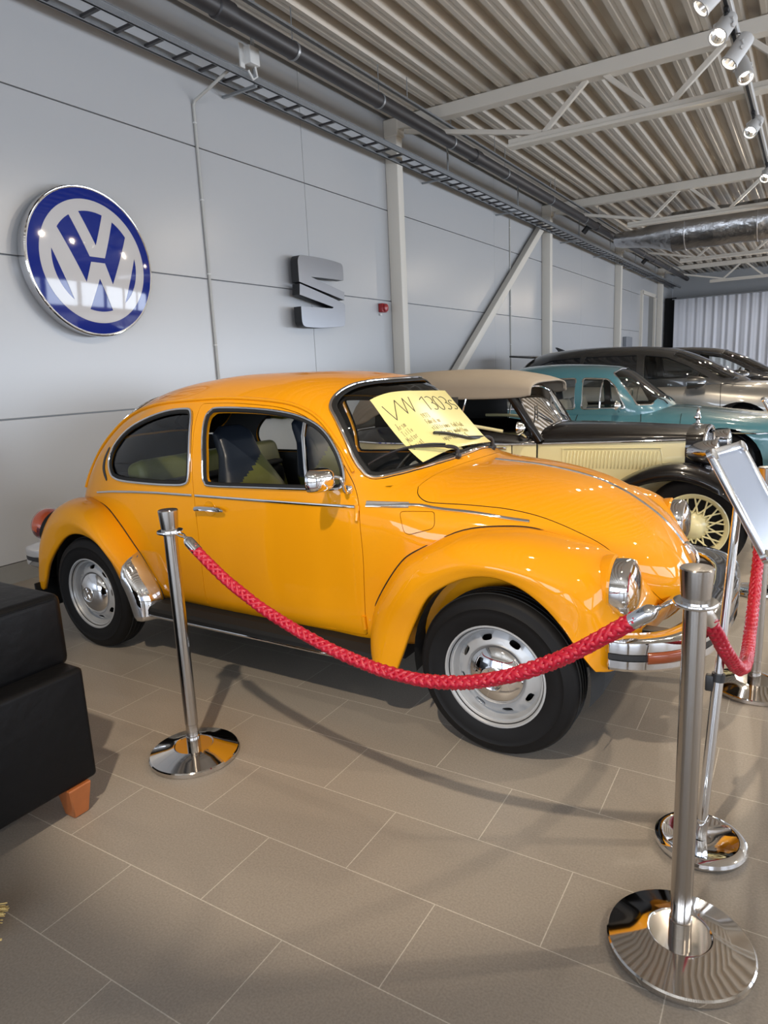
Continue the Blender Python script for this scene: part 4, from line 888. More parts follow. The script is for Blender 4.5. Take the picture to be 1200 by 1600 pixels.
GL = {'0': [arcs(.5, .5, .4, .5, 0, 360, 12)], '1': [[(.2, .25), (.55, 0), (.55, 1)]], '3': [three(.05, 0, .8, 1)], '7': [[(.05, 0), (.95, 0), (.4, 1)]], '9': [arcs(.5, .3, .38, .3, 0, 360, 10), [(.88, .3), (.7, 1)]],
      'a': [arcs(.45, .7, .35, .3, 0, 360, 10), [(.85, .4), (.85, 1)]], 'b': [[(.1, 0), (.1, 1)], arcs(.5, .7, .38, .3, 0, 360, 10)], 'c': [arcs(.5, .7, .4, .3, -50, -310, 10)], 'd': [[(.88, 0), (.88, 1)], arcs(.48, .7, .38, .3, 0, 360, 10)],
      'e': [[(.1, .7), (.88, .7)] + arcs(.5, .7, .38, .3, 0, -310, 10)], 'f': [arcs(.65, .2, .25, .2, -30, -180, 6) + [(.4, 1)], [(.1, .42), (.75, .42)]], 'g': [arcs(.48, .7, .36, .3, 0, 360, 10), [(.85, .4), (.85, 1.2), (.4, 1.35)]], 'i': [[(.5, .42), (.5, 1)], [(.5, .2), (.5, .25)]],
      'k': [[(.15, 0), (.15, 1)], [(.8, .42), (.15, .75), (.85, 1)]], 'l': [[(.5, 0), (.5, 1)]], 'm': [[(.05, 1), (.05, .42), (.3, .42), (.5, .6), (.5, 1)], [(.5, .6), (.7, .42), (.95, .5), (.95, 1)]], 'n': [[(.12, 1), (.12, .42)], [(.12, .6), (.4, .42), (.85, .55), (.85, 1)]],
      'o': [arcs(.5, .7, .4, .3, 0, 360, 10)], 'p': [[(.12, .42), (.12, 1.35)], arcs(.5, .7, .38, .3, 0, 360, 10)], 'r': [[(.2, 1), (.2, .42)], [(.2, .6), (.5, .42), (.8, .48)]], 's': [arcs(.5, .56, .3, .14, -30, -270, 7) + arcs(.5, .85, .33, .15, -90, 150, 7)], 't': [[(.45, .1), (.45, .9), (.75, 1)], [(.1, .42), (.8, .42)]],
      'u': [[(.12, .42), (.12, .85), (.4, 1), (.85, .85)], [(.85, .42), (.85, 1)]], 'v': [[(.1, .42), (.5, 1), (.9, .42)]], 'A': [[(.05, 1), (.5, 0), (.95, 1)], [(.2, .65), (.8, .65)]], 'F': [[(.85, 0), (.15, 0), (.15, 1)], [(.15, .5), (.7, .5)]], 'M': [[(.05, 1), (.1, 0), (.5, .7), (.9, 0), (.95, 1)]],
      'O': [arcs(.5, .5, .45, .5, 0, 360, 14)], 'S': [arcs(.5, .26, .38, .26, -30, -270, 8) + arcs(.5, .75, .42, .25, -90, 150, 8)], 'T': [[(.05, 0), (.95, 0)], [(.5, 0), (.5, 1)]], ':': [[(.5, .45), (.5, .5)], [(.5, .95), (.5, 1)]], ' ': []}
GL['\u00e5'] = GL['a'] + [arcs(.45, .15, .12, .10, 0, 360, 8)]; GL['\u00c5'] = GL['A'] + [arcs(.5, -.14, .12, .10, 0, 360, 8)]; GL['\u00f6'] = GL['o'] + [[(.3, .2), (.3, .25)], [(.7, .2), (.7, .25)]]; GL['\u00d6'] = GL['O'] + [[(.3, -.15), (.3, -.1)], [(.7, -.15), (.7, -.1)]]; GL['\u00e4'] = GL['a'] + [[(.3, .2), (.3, .25)], [(.7, .2), (.7, .25)]]
def write(txt, s, t, w, h): 
    out = []
    for i, ch in enumerate(txt):
        for L in GL.get(ch, []): out.append([(s + (i + x * .72) * w, t + y * h) for x, y in L])
    return out
for txt, a_, b_, w_, h_ in (('\u00c5rsm', .050, .415, .026, .075), ('Tillv', .050, .515, .026, .075), ('Motor', .045, .605, .028, .075), ('\u00d6vrigt', .032, .700, .025, .075),
        ('1973', .395, .400, .028, .072), ('Fabrik nr', .390, .498, .0225, .072), ('st\u00e5ltr\u00f6ms takluk', .395, .600, .0285, .072), ('Sista \u00e5rs modellen', .395, .698, .0250, .072), ('importerades S', .398, .788, .0275, .072)):
    strokes(write(txt, a_, b_, w_, h_), .0013, 'text_line', M['pencil'])
# ================================================================== rope barrier
def post(loc, label):
    t = thing('barrier_post', label, 'barrier post', loc, 0, 'steel rope barrier posts')
    MB().lathe([(.172, 0), (.174, .004), (.174, .018), (.170, .022), (.166, .023), (.120, .036), (.080, .047), (.076, .0475), (.074, .045), (.072, .044), (.030, .044)], seg=96).build('base', M['polished'], t, angle=25)
    MB().lathe([(.0265, .044), (.0265, .085), (.0235, .087), (.0235, .135), (.0255, .137), (.0255, .905)], seg=40).build('pole', M['steel'], t, angle=25)
    MB().lathe([(.0255, .900), (.030, .902), (.031, .922), (.0315, .926), (.0365, .990), (.0365, .994), (.034, .997), (.0, .998)], seg=48).build('cap', M['steel'], t, angle=25)
    ring = MB().lathe([(.030, .909), (.047, .909), (.0485, .912), (.0485, .916), (.047, .919), (.030, .919)], seg=48).build('hook_ring', M['chrome'], t)
    return t
PL = Vector((-1.995, 1.660, 0)); PR = Vector((-.192, 1.600, 0)); PF = Vector((-.135, 3.225, 0))
post(PL, 'brushed steel barrier post in front of the orange car door'); post(PR, 'brushed steel barrier post nearest the camera, at the lower right'); post(PF, 'brushed steel barrier post at the right edge, beyond the sign stand')
def rope(path, label, h0, h1):
    """braided rope: six twisted strands about the line, metal ends and snap hooks"""
    t = thing('barrier_rope', label, 'rope', tuple(path[len(path) // 2]), 0, 'red ropes of the barrier'); O = Vector(t.location)
    C = [Vector(p) for p in catmull(path, 30)]; n = len(C); s = [0.0]
    for i in range(1, n): s.append(s[-1] + (C[i] - C[i - 1]).length)
    L = s[-1]; m = int(L / .0045); Q = []
    for k in range(m + 1):
        d = L * k / m; i = min(n - 2, max(0, next((j for j in range(n - 1) if s[j + 1] >= d), n - 2))); Q.append(C[i].lerp(C[i + 1], (d - s[i]) / max(1e-9, s[i + 1] - s[i])))
    fr = []; ref = Vector((0, 0, 1))
    for i in range(len(Q)):
        tg = (Q[min(i + 1, len(Q) - 1)] - Q[max(i - 1, 0)]).normalized(); nr = (ref - tg * ref.dot(tg)).normalized(); ref = nr; fr.append((nr, tg.cross(nr)))
    mb = MB(); R = .0125; pit = .105
    for sgn in (1, -1):
        for k in range(4):
            pth = []
            for i in range(0, len(Q), 2):
                a = sgn * 2 * PI * (L * i / m) / pit + 2 * PI * k / 4 + (0 if sgn > 0 else PI / 4)
                rr = R + .0022 * sgn * math.cos(4 * (2 * PI * (L * i / m) / pit)) ; pth.append(Q[i] - O + fr[i][0] * (rr * math.cos(a)) + fr[i][1] * (rr * math.sin(a)))
            mb.tube(pth, .0072, 7, rx=.0088)
    mb.tube([q - O for q in Q[::3]], .0125, 8)
    mb.build('cord', M['red_rope'], t, angle=60)
    for q, q2, hk in ((Q[0], Q[6], h0), (Q[-1], Q[-7], h1)):
        ax = (q - q2).normalized(); b = q - O - ax * .022
        MB().lathe([(.0205, 0), (.0205, .045), (.019, .055), (.012, .066), (.007, .070), (.006, .078)], b, ax, 24).build('end_sleeve', M['chrome'], t)
        a0 = b + ax * .074; h = Vector(hk) - O; mid = a0.lerp(h, .5); sd = ax.cross(Vector((0, 0, 1))).normalized()
        w = .011; MB().tube(catmull([a0, a0.lerp(h, .2) + sd * w * .5, mid + sd * w, h + sd * w * .7, h + (h - a0).normalized() * .006, h - sd * w * .7, mid - sd * w, a0.lerp(h, .2) - sd * w * .5], 4, True), .0038, 8, closed=True).build('snap_hook', M['chrome'], t)
    return t
def aim(P, Q, r): d = (Vector(Q) - Vector(P)); d.z = 0; d.normalize(); return (P[0] + d.x * r, P[1] + d.y * r, .912)
rope([(-1.870, 1.654, .868), (-1.83, 1.653, .838), (-1.72, 1.65, .765), (-1.57, 1.647, .690), (-1.40, 1.642, .628), (-1.22, 1.636, .582), (-1.04, 1.630, .558), (-.86, 1.624, .567), (-.70, 1.618, .612), (-.56, 1.613, .680), (-.45, 1.609, .752), (-.36, 1.606, .822), (-.312, 1.604, .858)],
     'long red braided rope sagging in front of the orange car', aim(PL, PR, .045), aim(PR, PL, .045))
rope([(-.180, 1.718, .842), (-.168, 1.765, .795), (-.150, 1.86, .710), (-.135, 1.99, .620), (-.126, 2.16, .535), (-.126, 2.36, .475), (-.130, 2.55, .462), (-.134, 2.72, .500), (-.136, 2.86, .580), (-.137, 2.97, .680), (-.137, 3.05, .770), (-.136, 3.095, .830)],
     'short red braided rope hanging in a deep loop behind the nearest barrier post', aim(PR, PF, .045), aim(PF, PR, .045))
# ================================================================== sign stands
def stand(off, label):
    t = thing('sign_stand', label, 'sign stand', (-.20 + off[0], 2.03 + off[1], 0), 0, 'poster stands with tilted frames')
    o = Vector((-.20, 2.03, 0))
    MB().lathe([(.120, 0), (.128, .006), (.131, .014), (.128, .024), (.118, .031), (.108, .032), (.104, .029), (.030, .024), (.0, .024)], seg=72).build('base', M['chrome'], t)
    P = Vector((-.232, 2.02, 1.208)) - o; yaw, tilt = 1.31, 1.05; a = Vector((math.cos(yaw), math.sin(yaw), 0)); f = Vector((a.y, -a.x, 0)); d = f * math.cos(tilt) - Vector((0, 0, 1)) * math.sin(tilt); nn = a.cross(d)
    nn = nn if nn.dot(f) > 0 else -nn; w, h = .245, .335
    A = Vector((0, 0, .024)); B = P + a * (w / 2) + d * (h / 2) - nn * .045; K = A.lerp(B, .50)
    MB().lathe([(.018, 0), (.018, .06)], A, B - A, 24).tube([A, K], .0155, 20).build('lower_tube', M['chrome'], t)
    MB().lathe([(.0185, -.012), (.0185, .012)], K, B - A, 24).box(K + Vector((-.022, -.006, -.018)), (.022, .022, .05), .004, 2).build('clamp', M['black'], t)
    MB().tube([K, B], .012, 20).build('upper_tube', M['chrome'], t)
    fr_ = MB(); Rm = Matrix((a, d, nn)).transposed()
    for c, sz in (((w / 2, .011), (w - .03, .022)), ((w / 2, h - .011), (w - .03, .022)), ((.011, h / 2), (.022, h - .03)), ((w - .011, h / 2), (.022, h - .03))): fr_.box(P + a * c[0] + d * c[1], (sz[0], sz[1], .014), .004, 2, rot=Rm)
    fo = fr_.build('snap_frame', M['alu'], t)
    for i, j in ((0, 0), (1, 0), (0, 1), (1, 1)): MB().lathe([(.019, -.008), (.019, .005), (.016, .009), (.0, .010)], P + a * (.017 if i == 0 else w - .017) + d * (.017 if j == 0 else h - .017), nn, 20).build('frame_corner', M['chrome'], fo)
    MB().box(P + a * (w / 2) + d * (h / 2) - nn * .001, (w - .03, h - .03, .004), rot=Rm).build('cover_sheet', M['acrylic'], fo, smooth=False)
    MB().box(P + a * (w / 2) + d * (h / 2) - nn * .009, (w - .01, h - .01, .006), .002, 1, rot=Rm).build('back_panel', M['alu'], fo)
    MB().box(B + nn * .017, (.03, .03, .028), .004, 1, rot=Rm).build('swivel', M['black'], t)
    return t
stand((0, 0), 'chrome sign stand with a tilted empty frame behind the nearest barrier post'); stand((-.02, 2.62), 'chrome sign stand with a tilted empty frame at the right edge, by the vintage convertible')
# ================================================================== leather armchair (its arm reaches into the picture)
ac = thing('armchair', 'black leather armchair with wooden feet cut off by the left edge', 'armchair', (-2.55, .55, 0))
o = Vector((-2.55, .55, 0))
def abox(name, c, d, bev, m=M['leather'], sub=None, seg=4):
    return MB().box(Vector(c) - o, d, bev, seg).build(name, m, ac if sub is None else sub, angle=50)
abox('side_panel', (-2.15, .735, .315), (.19, 1.09, .41), .018)
abox('side_panel', (-2.95, .735, .315), (.19, 1.09, .41), .018)
abox('seat_base', (-2.55, .66, .26), (.62, .94, .24), .015)
abox('seat_cushion', (-2.55, .62, .46), (.60, .88, .17), .045)
abox('back_cushion', (-2.57, 1.115, .635), (.84, .37, .265), .032)
abox('back_panel', (-2.55, 1.235, .31), (.98, .09, .40), .015)
for x, y in ((-2.085, 1.20), (-3.01, 1.20), (-2.085, .27), (-3.01, .27)):
    MB().box(Vector((x, y, .057)) - o, (.085, .085, .114), .004, 1, taper=.66).build('foot', M['wood'], ac)
MB().tube([Vector((-2.154, y, .752)) - o for y in np.linspace(.95, 1.27, 10)] , .004, 6).build('piping', M['leather'], ac)
# ================================================================== straw bundle at the lower left edge
st_ = MB(); rnd = random.Random(3); base = Vector((-1.93, .70, .012))
for k in range(150):
    a = rnd.uniform(-.10, .95); L = rnd.uniform(.10, .155); z = rnd.uniform(0, .030); e = base + Vector((L * math.cos(a), L * math.sin(a), z * .7 + .004)); mdl = base.lerp(e, .6) + Vector((0, 0, z * .5 + .004)); st_.tube([base + Vector((rnd.uniform(-.02, .02), rnd.uniform(-.02, .02), z)), mdl, e], .0016, 5)
so_ = st_.build('straw_broom', M['straw']); tag(so_, 'frayed end of a straw hand broom lying at the lower left edge', 'broom')
MB().tube([base + Vector((.02, -.04, .006)), base + Vector((.12, -.015, .006)), base + Vector((.185, .045, .005))], .0032, 8).build('loose_stalk', M['straw'], so_)
for r_ in (.045, .085): MB().tube([base + Vector((r_ * math.cos(a), r_ * math.sin(a), .030)) for a in np.linspace(-.15, 1.0, 12)], .0018, 6).build('binding', M['wood'], so_)
# ================================================================== wall emblems
def wallp(x, y, z): return (WX + x, y, z)
em = thing('round_wall_sign', 'large round blue and white emblem sign mounted on the white wall', 'sign', (WX, 3.71, 2.44)); RS_ = .575
def dome(r): return .115 + .055 * (1 - min(1, r / RS_) ** 2)
MB().lathe([(.555, .0), (.572, .02), (.580, .085), (.580, .112), (.572, .120), (.562, .118)], (0, 0, 0), (1, 0, 0), 96, caps=True).build('rim', M['chrome'], em, angle=25)
def dl(off):
    return lambda A: np.stack([np.array([dome(math.hypot(a, b)) for a, b in A]) + off, A[:, 0], A[:, 1]], -1)
def dn_(A):
    n = np.stack([np.ones(len(A)), A[:, 0] * 2 * .055 / RS_ ** 2, A[:, 1] * 2 * .055 / RS_ ** 2], -1); return n / np.linalg.norm(n, axis=1, keepdims=True)
circ = lambda r, n=96: [(r * math.cos(2 * PI * k / n), r * math.sin(2 * PI * k / n)) for k in range(n)]
db = MB(); region(db, circ(.563), [], .05, dl(0), dn_); db.build('blue_face', M['vwblue'], em)
mk = MB(); r1, r0 = .475, .385
region(mk, circ(r1), [circ(r0)], .04, dl(.0015), dn_)
def clipc(poly, r=r0 + .01):
    out = []
    for a, b in densify(poly, .02):
        d = math.hypot(a, b); out.append((a, b) if d <= r else (a * r / d, b * r / d))
    return out
V_ = [(-.232, .42), (-.128, .42), (0, .125), (.128, .42), (.232, .42), (.070, .034), (-.070, .034)]
W_ = [(-.43, .20), (-.345, .30), (-.122, -.165), (-.064, -.006), (.064, -.006), (.122, -.165), (.345, .30), (.43, .20), (.192, -.42), (.128, -.42), (0, -.130), (-.128, -.42), (-.192, -.42)]
region(mk, clipc(V_), [], .04, dl(.0022), dn_); region(mk, clipc(W_), [], .04, dl(.0022), dn_); mk.build('white_lettering', M['vwwhite'], em)
sl = thing('letter_s_wall_sign', 'grey metal S shaped emblem mounted on the white wall', 'sign', (WX, 6.72, 2.41))
def sp_(q): return [(a, b) for a, b in q]
top_ = rounded([(-.420, .385), (-.014, .395), (.259, .389), (.455, .371), (.458, .250), (.453, .180), (-.200, .166), (.457, .043), (.450, -.052), (-.418, .095)], [.09, .2, .2, .06, .05, .0, .02, .0, .0, .0])
bot_ = rounded([(-.411, .075), (.257, -.052), (.459, -.096), (.452, -.261), (.430, -.365), (.157, -.383), (-.100, -.399), (-.414, -.392), (-.414, -.172), (.190, -.164), (.215, -.148), (-.424, -.045)], [.0, .05, .04, .1, .07, .2, .2, .08, .0, .015, .015, .0])
for nm, poly in (('upper_stroke', top_), ('lower_stroke', bot_)):
    mb = MB(); mb.prism(poly, lambda a, b: (.06, a, b), lambda a, b: (.165, a, b), 0); o_ = mb.build(nm, [M['gunmetal'], M['black']], sl, smooth=False)
    for p in o_.data.polygons:
        if abs(p.normal.x) < .5: p.material_index = 1
for y, z in ((-.3, .25), (.3, .25), (-.3, -.28), (.35, -.3)): MB().tube([(0, y, z), (.07, y, z)], .012, 10).build('standoff', M['black'], sl)
# ================================================================== the cars behind
def plain_wheel(parent, loc, sg, R, face, spokes=10, col='silver', yface=.10):
    w = empty('wheel'); w.parent = parent; w.location = loc; ax = (0, sg, 0); r0 = R * face
    MB().lathe([(r0 * .97, yface - .02), (r0, yface), (r0 * 1.04, yface + .008), (R * .9, yface + .012), (R * .97, yface - .01), (R, yface - .045), (R, -yface + .045), (R * .97, -yface), (r0, -yface)], (0, 0, 0), ax, 56, caps=False).build('tyre', M['rubber'], w)
    MB().lathe([(r0, yface - .004), (r0 * .93, yface), (r0 * .90, yface - .035), (r0 * .85, yface - .05), (0, yface - .05)], (0, 0, 0), ax, 48, caps=False).build('rim', M['dark' if spokes else col], w)
    mb = MB()
    if spokes:
        for k in range(spokes):
            a = 2 * PI * k / spokes; mb.box(((r0 * .5) * math.cos(a), sg * (yface - .02), r0 * .5 * math.sin(a)), (r0 * .95, .03, r0 * .16), .004, 1, rot=Matrix.Rotation(-a, 3, 'Y'))
        mb.build('spokes', M[col], w)
    MB().lathe([(r0 * .55 if not spokes else r0 * .22, yface - .045), (r0 * .5 if not spokes else r0 * .2, yface - .005), (0, yface + .012)], (0, 0, 0), ax, 40, caps=False).build('hubcap', M['chrome'], w)
def make_car(name, label, loc, paint, zb, low, gzc, green, ends_l, ends_g, arches, R, windows, ws, wtrim, interior, spokes, roofpaint=None, nlow=5, doors=()):
    t = thing(name, label, 'car', loc)
    zc_l = [(ends_l[0], low[-1][1] - .18), (ends_l[0] + .5, .55), (ends_l[1] - .5, .55), (ends_l[1], low[0][1] - .18)]
    L = Body(zc_l, [(ends_l[0], zb + .12), (ends_l[0] + .4, zb), (ends_l[1] - .4, zb), (ends_l[1], zb + .10)], [low], nb=((ends_l[0], 3), (ends_l[0] + .6, nlow), (ends_l[1] - .6, nlow), (ends_l[1], 3)), ends=ends_l)
    G = Body([(ends_g[0], gzc), (ends_g[1], gzc)], [(ends_g[0], gzc - .3), (ends_g[1], gzc - .3)], [green], nb=((ends_g[0], 6), (ends_g[1], 6)), ends=ends_g)
    def fns(B): return (lambda A: B.P(A[:, 0], A[:, 1] / .7)), (lambda A: B.N(A[:, 0], A[:, 1] / .7)), (lambda P_: [tuple(q * np.array([1, .7])) for q in B.uv(P_)]), (lambda Q: [(u, PI * .7 - v) for u, v in Q][::-1])
    ll, ln, luv, mir_ = fns(L); gl, gn, guv, _ = fns(G)
    hs = []
    for ax_ in arches:
        Ra = R * 1.22; arc = [(ax_ + Ra * math.cos(a), R + Ra * math.sin(a)) for a in np.linspace(0.0, PI, 16)]
        q = luv(arc); q = [(q[0][0], -1.35 * .7)] + q + [(q[-1][0], -1.35 * .7)]; hs += [q, mir_(q)]
    e = .004; mb = MB(); region(mb, [(e, -1.5 * .7), (e, (PI + 1.5) * .7), (L.U - e, (PI + 1.5) * .7), (L.U - e, -1.5 * .7)], hs, .075, ll, ln, 0, .012, 0, 1, rim=lambda q: e + .02 < q[0] < L.U - .02 and -1.4 * .7 < q[1] < (PI + 1.4) * .7)
    body = mb.build('body', [paint, M['liner']], t)
    gholes = []
    wl_ = [(nm, [tuple(q) for q in guv(rounded(pl, .035))]) for nm, pl in windows]
    tx, tz, bx_, bz, base = ws
    top = guv([(tx, tz)])[0]; bot = guv([(bx_, bz)])[0]; cu_ = (G.u_of(tx + .03), PI / 2 * .7); cb_ = (G.u_of(base), PI / 2 * .7)
    half = [cu_, (G.u_of(tx + .02), PI / 2 * .7 * .6 + top[1] * .4), top, ((top[0] + bot[0]) / 2, (top[1] + bot[1]) / 2), bot, guv([(bx_ * .45 + base * .55, bz - .004)])[0], cb_]
    wsl = rounded(half + mir_(half)[1:-1], .03)
    wsl = [tuple(q) for q in wsl]
    for nm, q in wl_: gholes += [q, mir_(q)]
    mb = MB(); region(mb, [(e, -.25), (e, PI * .7 + .25), (G.U - e, PI * .7 + .25), (G.U - e, -.25)], gholes + [wsl], .06, gl, gn, 0, .02, 0, 1)
    gh = mb.build('roof', [roofpaint or paint, M['liner']], t)
    for nm, q in wl_ + [('windscreen', wsl)]:
        for far in ((0, 1) if nm != 'windscreen' else (0,)):
            qq = mir_(q) if far else q; mb = MB(); region(mb, qq, [], .09, gl, gn, -.006); mb.build(nm, M['glass'] if nm in interior else M['darkglass'], t)
            A = np.array(qq); MB().strip(gl(A), gn(A), .010, .006, closed=True).build('window_trim', M['chrome'] if wtrim else M['black'], t)
    # chrome / door lines on the side
    for kind, pl, r in doors:
        q = luv(pl) if kind != 'g' else guv(pl); 
        for far in (0, 1):
            qq = mir_(q) if far else q; A = np.array(densify_open(qq, .05)); B_ = (gl, gn) if kind == 'g' else (ll, ln)
            MB().tube(B_[0](A) + B_[1](A) * .001, r, 6).build('side_trim' if kind == 'c' else 'door_line', M['chrome'] if kind == 'c' else M['dark'], t)
    for ax_ in arches:
        for sg in (-1, 1):
            y = sg * (float(L.radius(np.array([ax_]), np.array([0.0]))[0]) - .12); plain_wheel(t, (ax_, y, R), sg, R, .60 if not spokes else .70, spokes)
    ub_ = MB(); ub_.box(((ends_l[0] + ends_l[1]) / 2, 0, zb + .13), (ends_l[1] - ends_l[0] - .5, 1.05, .20)); ub_.build('underbody', M['dark'], t, smooth=False)
    mb = MB(); mb.box(((arches[0] + arches[1]) / 2, 0, gzc - .10), (1.9, 1.2, .04)); mb.build('cabin_floor', M['liner'], t)
    return t, (ll, ln, luv, mir_, L), (gl, gn, guv, G)
def car_seat(t, x, y, z, m, high=.62):
    mb = MB(); mb.box((x, y, z), (.48, .48, .20), .06, 3).box((x - .26, y, z + high / 2), (.13, .46, high), .05, 3, rot=Matrix.Rotation(-.25, 3, 'Y')); return mb.build('seat', m, t)
# ---- teal blue saloon (front axle at X = -0.78)
ox = -.78
X_ = lambda rows: [(r[0] - ox,) + tuple(r[1:]) for r in rows]
low = X_([(-.02, .66, .50, 4), (-.04, .72, .62, 4), (-.12, .775, .72, 4), (-.30, .80, .765, 4), (-.49, .82, .78, 3.8), (-.89, .872, .79, 3.3), (-1.23, .915, .795, 3.0), (-1.45, .930, .80, 3.0), (-1.7, .928, .80, 3.6), (-2.2, .925, .80, 5), (-3.2, .92, .80, 5), (-3.7, .915, .785, 4), (-4.1, .86, .75, 4), (-4.25, .78, .68, 4), (-4.28, .70, .55, 4)])
green = X_([(-1.34, .90, .12, 2), (-1.42, .965, .40, 2.2), (-1.50, 1.04, .54, 2.3), (-1.62, 1.13, .635, 2.5), (-1.78, 1.26, .69, 2.7), (-1.93, 1.365, .705, 2.9), (-2.08, 1.412, .71, 3.0), (-2.4, 1.445, .71, 3.1), (-2.8, 1.462, .71, 3.1), (-3.1, 1.452, .71, 3), (-3.4, 1.395, .70, 2.9), (-3.6, 1.28, .67, 2.7), (-3.75, 1.12, .60, 2.5), (-3.86, .98, .45, 2.3), (-3.92, .90, .15, 2)])
wn = [('door_window', X_([(-1.80, .935), (-1.93, 1.18), (-2.03, 1.270), (-2.31, 1.288), (-2.30, .935)])), ('rear_door_window', X_([(-2.38, .935), (-2.39, 1.288), (-2.80, 1.292), (-2.98, 1.270), (-2.96, .935)])), ('rear_quarter_window', X_([(-3.04, .94), (-3.06, 1.26), (-3.28, 1.21), (-3.40, 1.05), (-3.42, .94)]))]
bc, bL, bG = make_car('saloon_car', 'teal blue vintage saloon with chrome window frames, behind the black and cream car', (ox, 8.80, 0), M['blue'], .22, low, .86, green, (-4.28 - ox, -.02 - ox), (-3.92 - ox, -1.34 - ox), (0.0, -2.52), .325,
    wn, (-1.99 - ox, 1.325, -1.68 - ox, .965, -1.43 - ox), True, ('door_window', 'rear_door_window', 'rear_quarter_window', 'windscreen'), 0, nlow=7,
    doors=(('c', X_([(-.12, .655), (-.45, .66), (-.9, .668), (-1.5, .672)]), .008), ('l', X_([(-1.66, .90), (-1.62, .80), (-1.60, .60), (-1.60, .35)]), .004), ('l', X_([(-1.22, .86), (-1.21, .78), (-1.21, .70)]), .003), ('l', X_([(-2.34, .88), (-2.36, .6), (-2.36, .3)]), .004)))
A = np.array(densify_open([tuple(q * np.array([1, 1])) for q in bG[2](X_([(-2.075, 1.275), (-2.09, .94)]))], .05)); MB().strip(bG[0](A), bG[1](A), .010, .010).build('quarter_light_post', M['chrome'], bc)
mc = Vector((-1.86 - ox, -.86, .975)); MB().lathe([(.0, -.05), (.035, -.035), (.058, -.005), (.060, .008), (.0, .010)], mc, (-1, 0, 0), 24, caps=False).tube([mc + Vector((.02, .02, -.03)), mc + Vector((.02, .06, -.06)), mc + Vector((.0, .10, -.075))], .009, 8).build('door_mirror', M['chrome'], bc)
for y in (-.35, .35): car_seat(bc, -2.35 - ox, y, .62, M['plasticwhite'], .42)
MB().box((-3.1 - ox, 0, .64), (.5, 1.2, .2), .06, 3).box((-3.38 - ox, 0, .82), (.14, 1.2, .42), .05, 3).build('rear_bench', M['plasticwhite'], bc)
MB().tube([(-2.02 - ox + .06 * math.sin(a), .34 + .2 * math.cos(a), .93 + .18 * math.sin(a)) for a in np.linspace(0, 2 * PI, 33)[:-1]], .012, 8, closed=True).build('steering_wheel', M['plasticwhite'], bc)
for sg in (-1, 1):
    MB().lathe([(.10, -.06), (.112, .0), (.105, .02), (.09, .012), (.0, .03)], (-.06 - ox, .56 * sg, .66), (1, 0, 0), 32, caps=False).build('headlight', M['chrome'], bc)
MB().tube(catmull([(-.30 - ox, -.86, .42), (.0 - ox, -.82, .42), (.08 - ox, -.5, .42), (.10 - ox, 0, .42), (.08 - ox, .5, .42), (.0 - ox, .82, .42), (-.30 - ox, .86, .42)], 6), .055, 12, rx=.02, up=(0, 0, 1)).build('bumper', M['chrome'], bc)
MB().box((.0 - ox, 0, .57), (.03, .86, .16), .01, 2).build('grille', M['chrome'], bc)
for y in (-.25, .22): MB().tube([(-1.42 - ox, y, .955), (-1.46 - ox, y - .02, 1.0), (-1.56 - ox, y - .28, 1.07)], .007, 6).build('wiper', M['black'], bc)
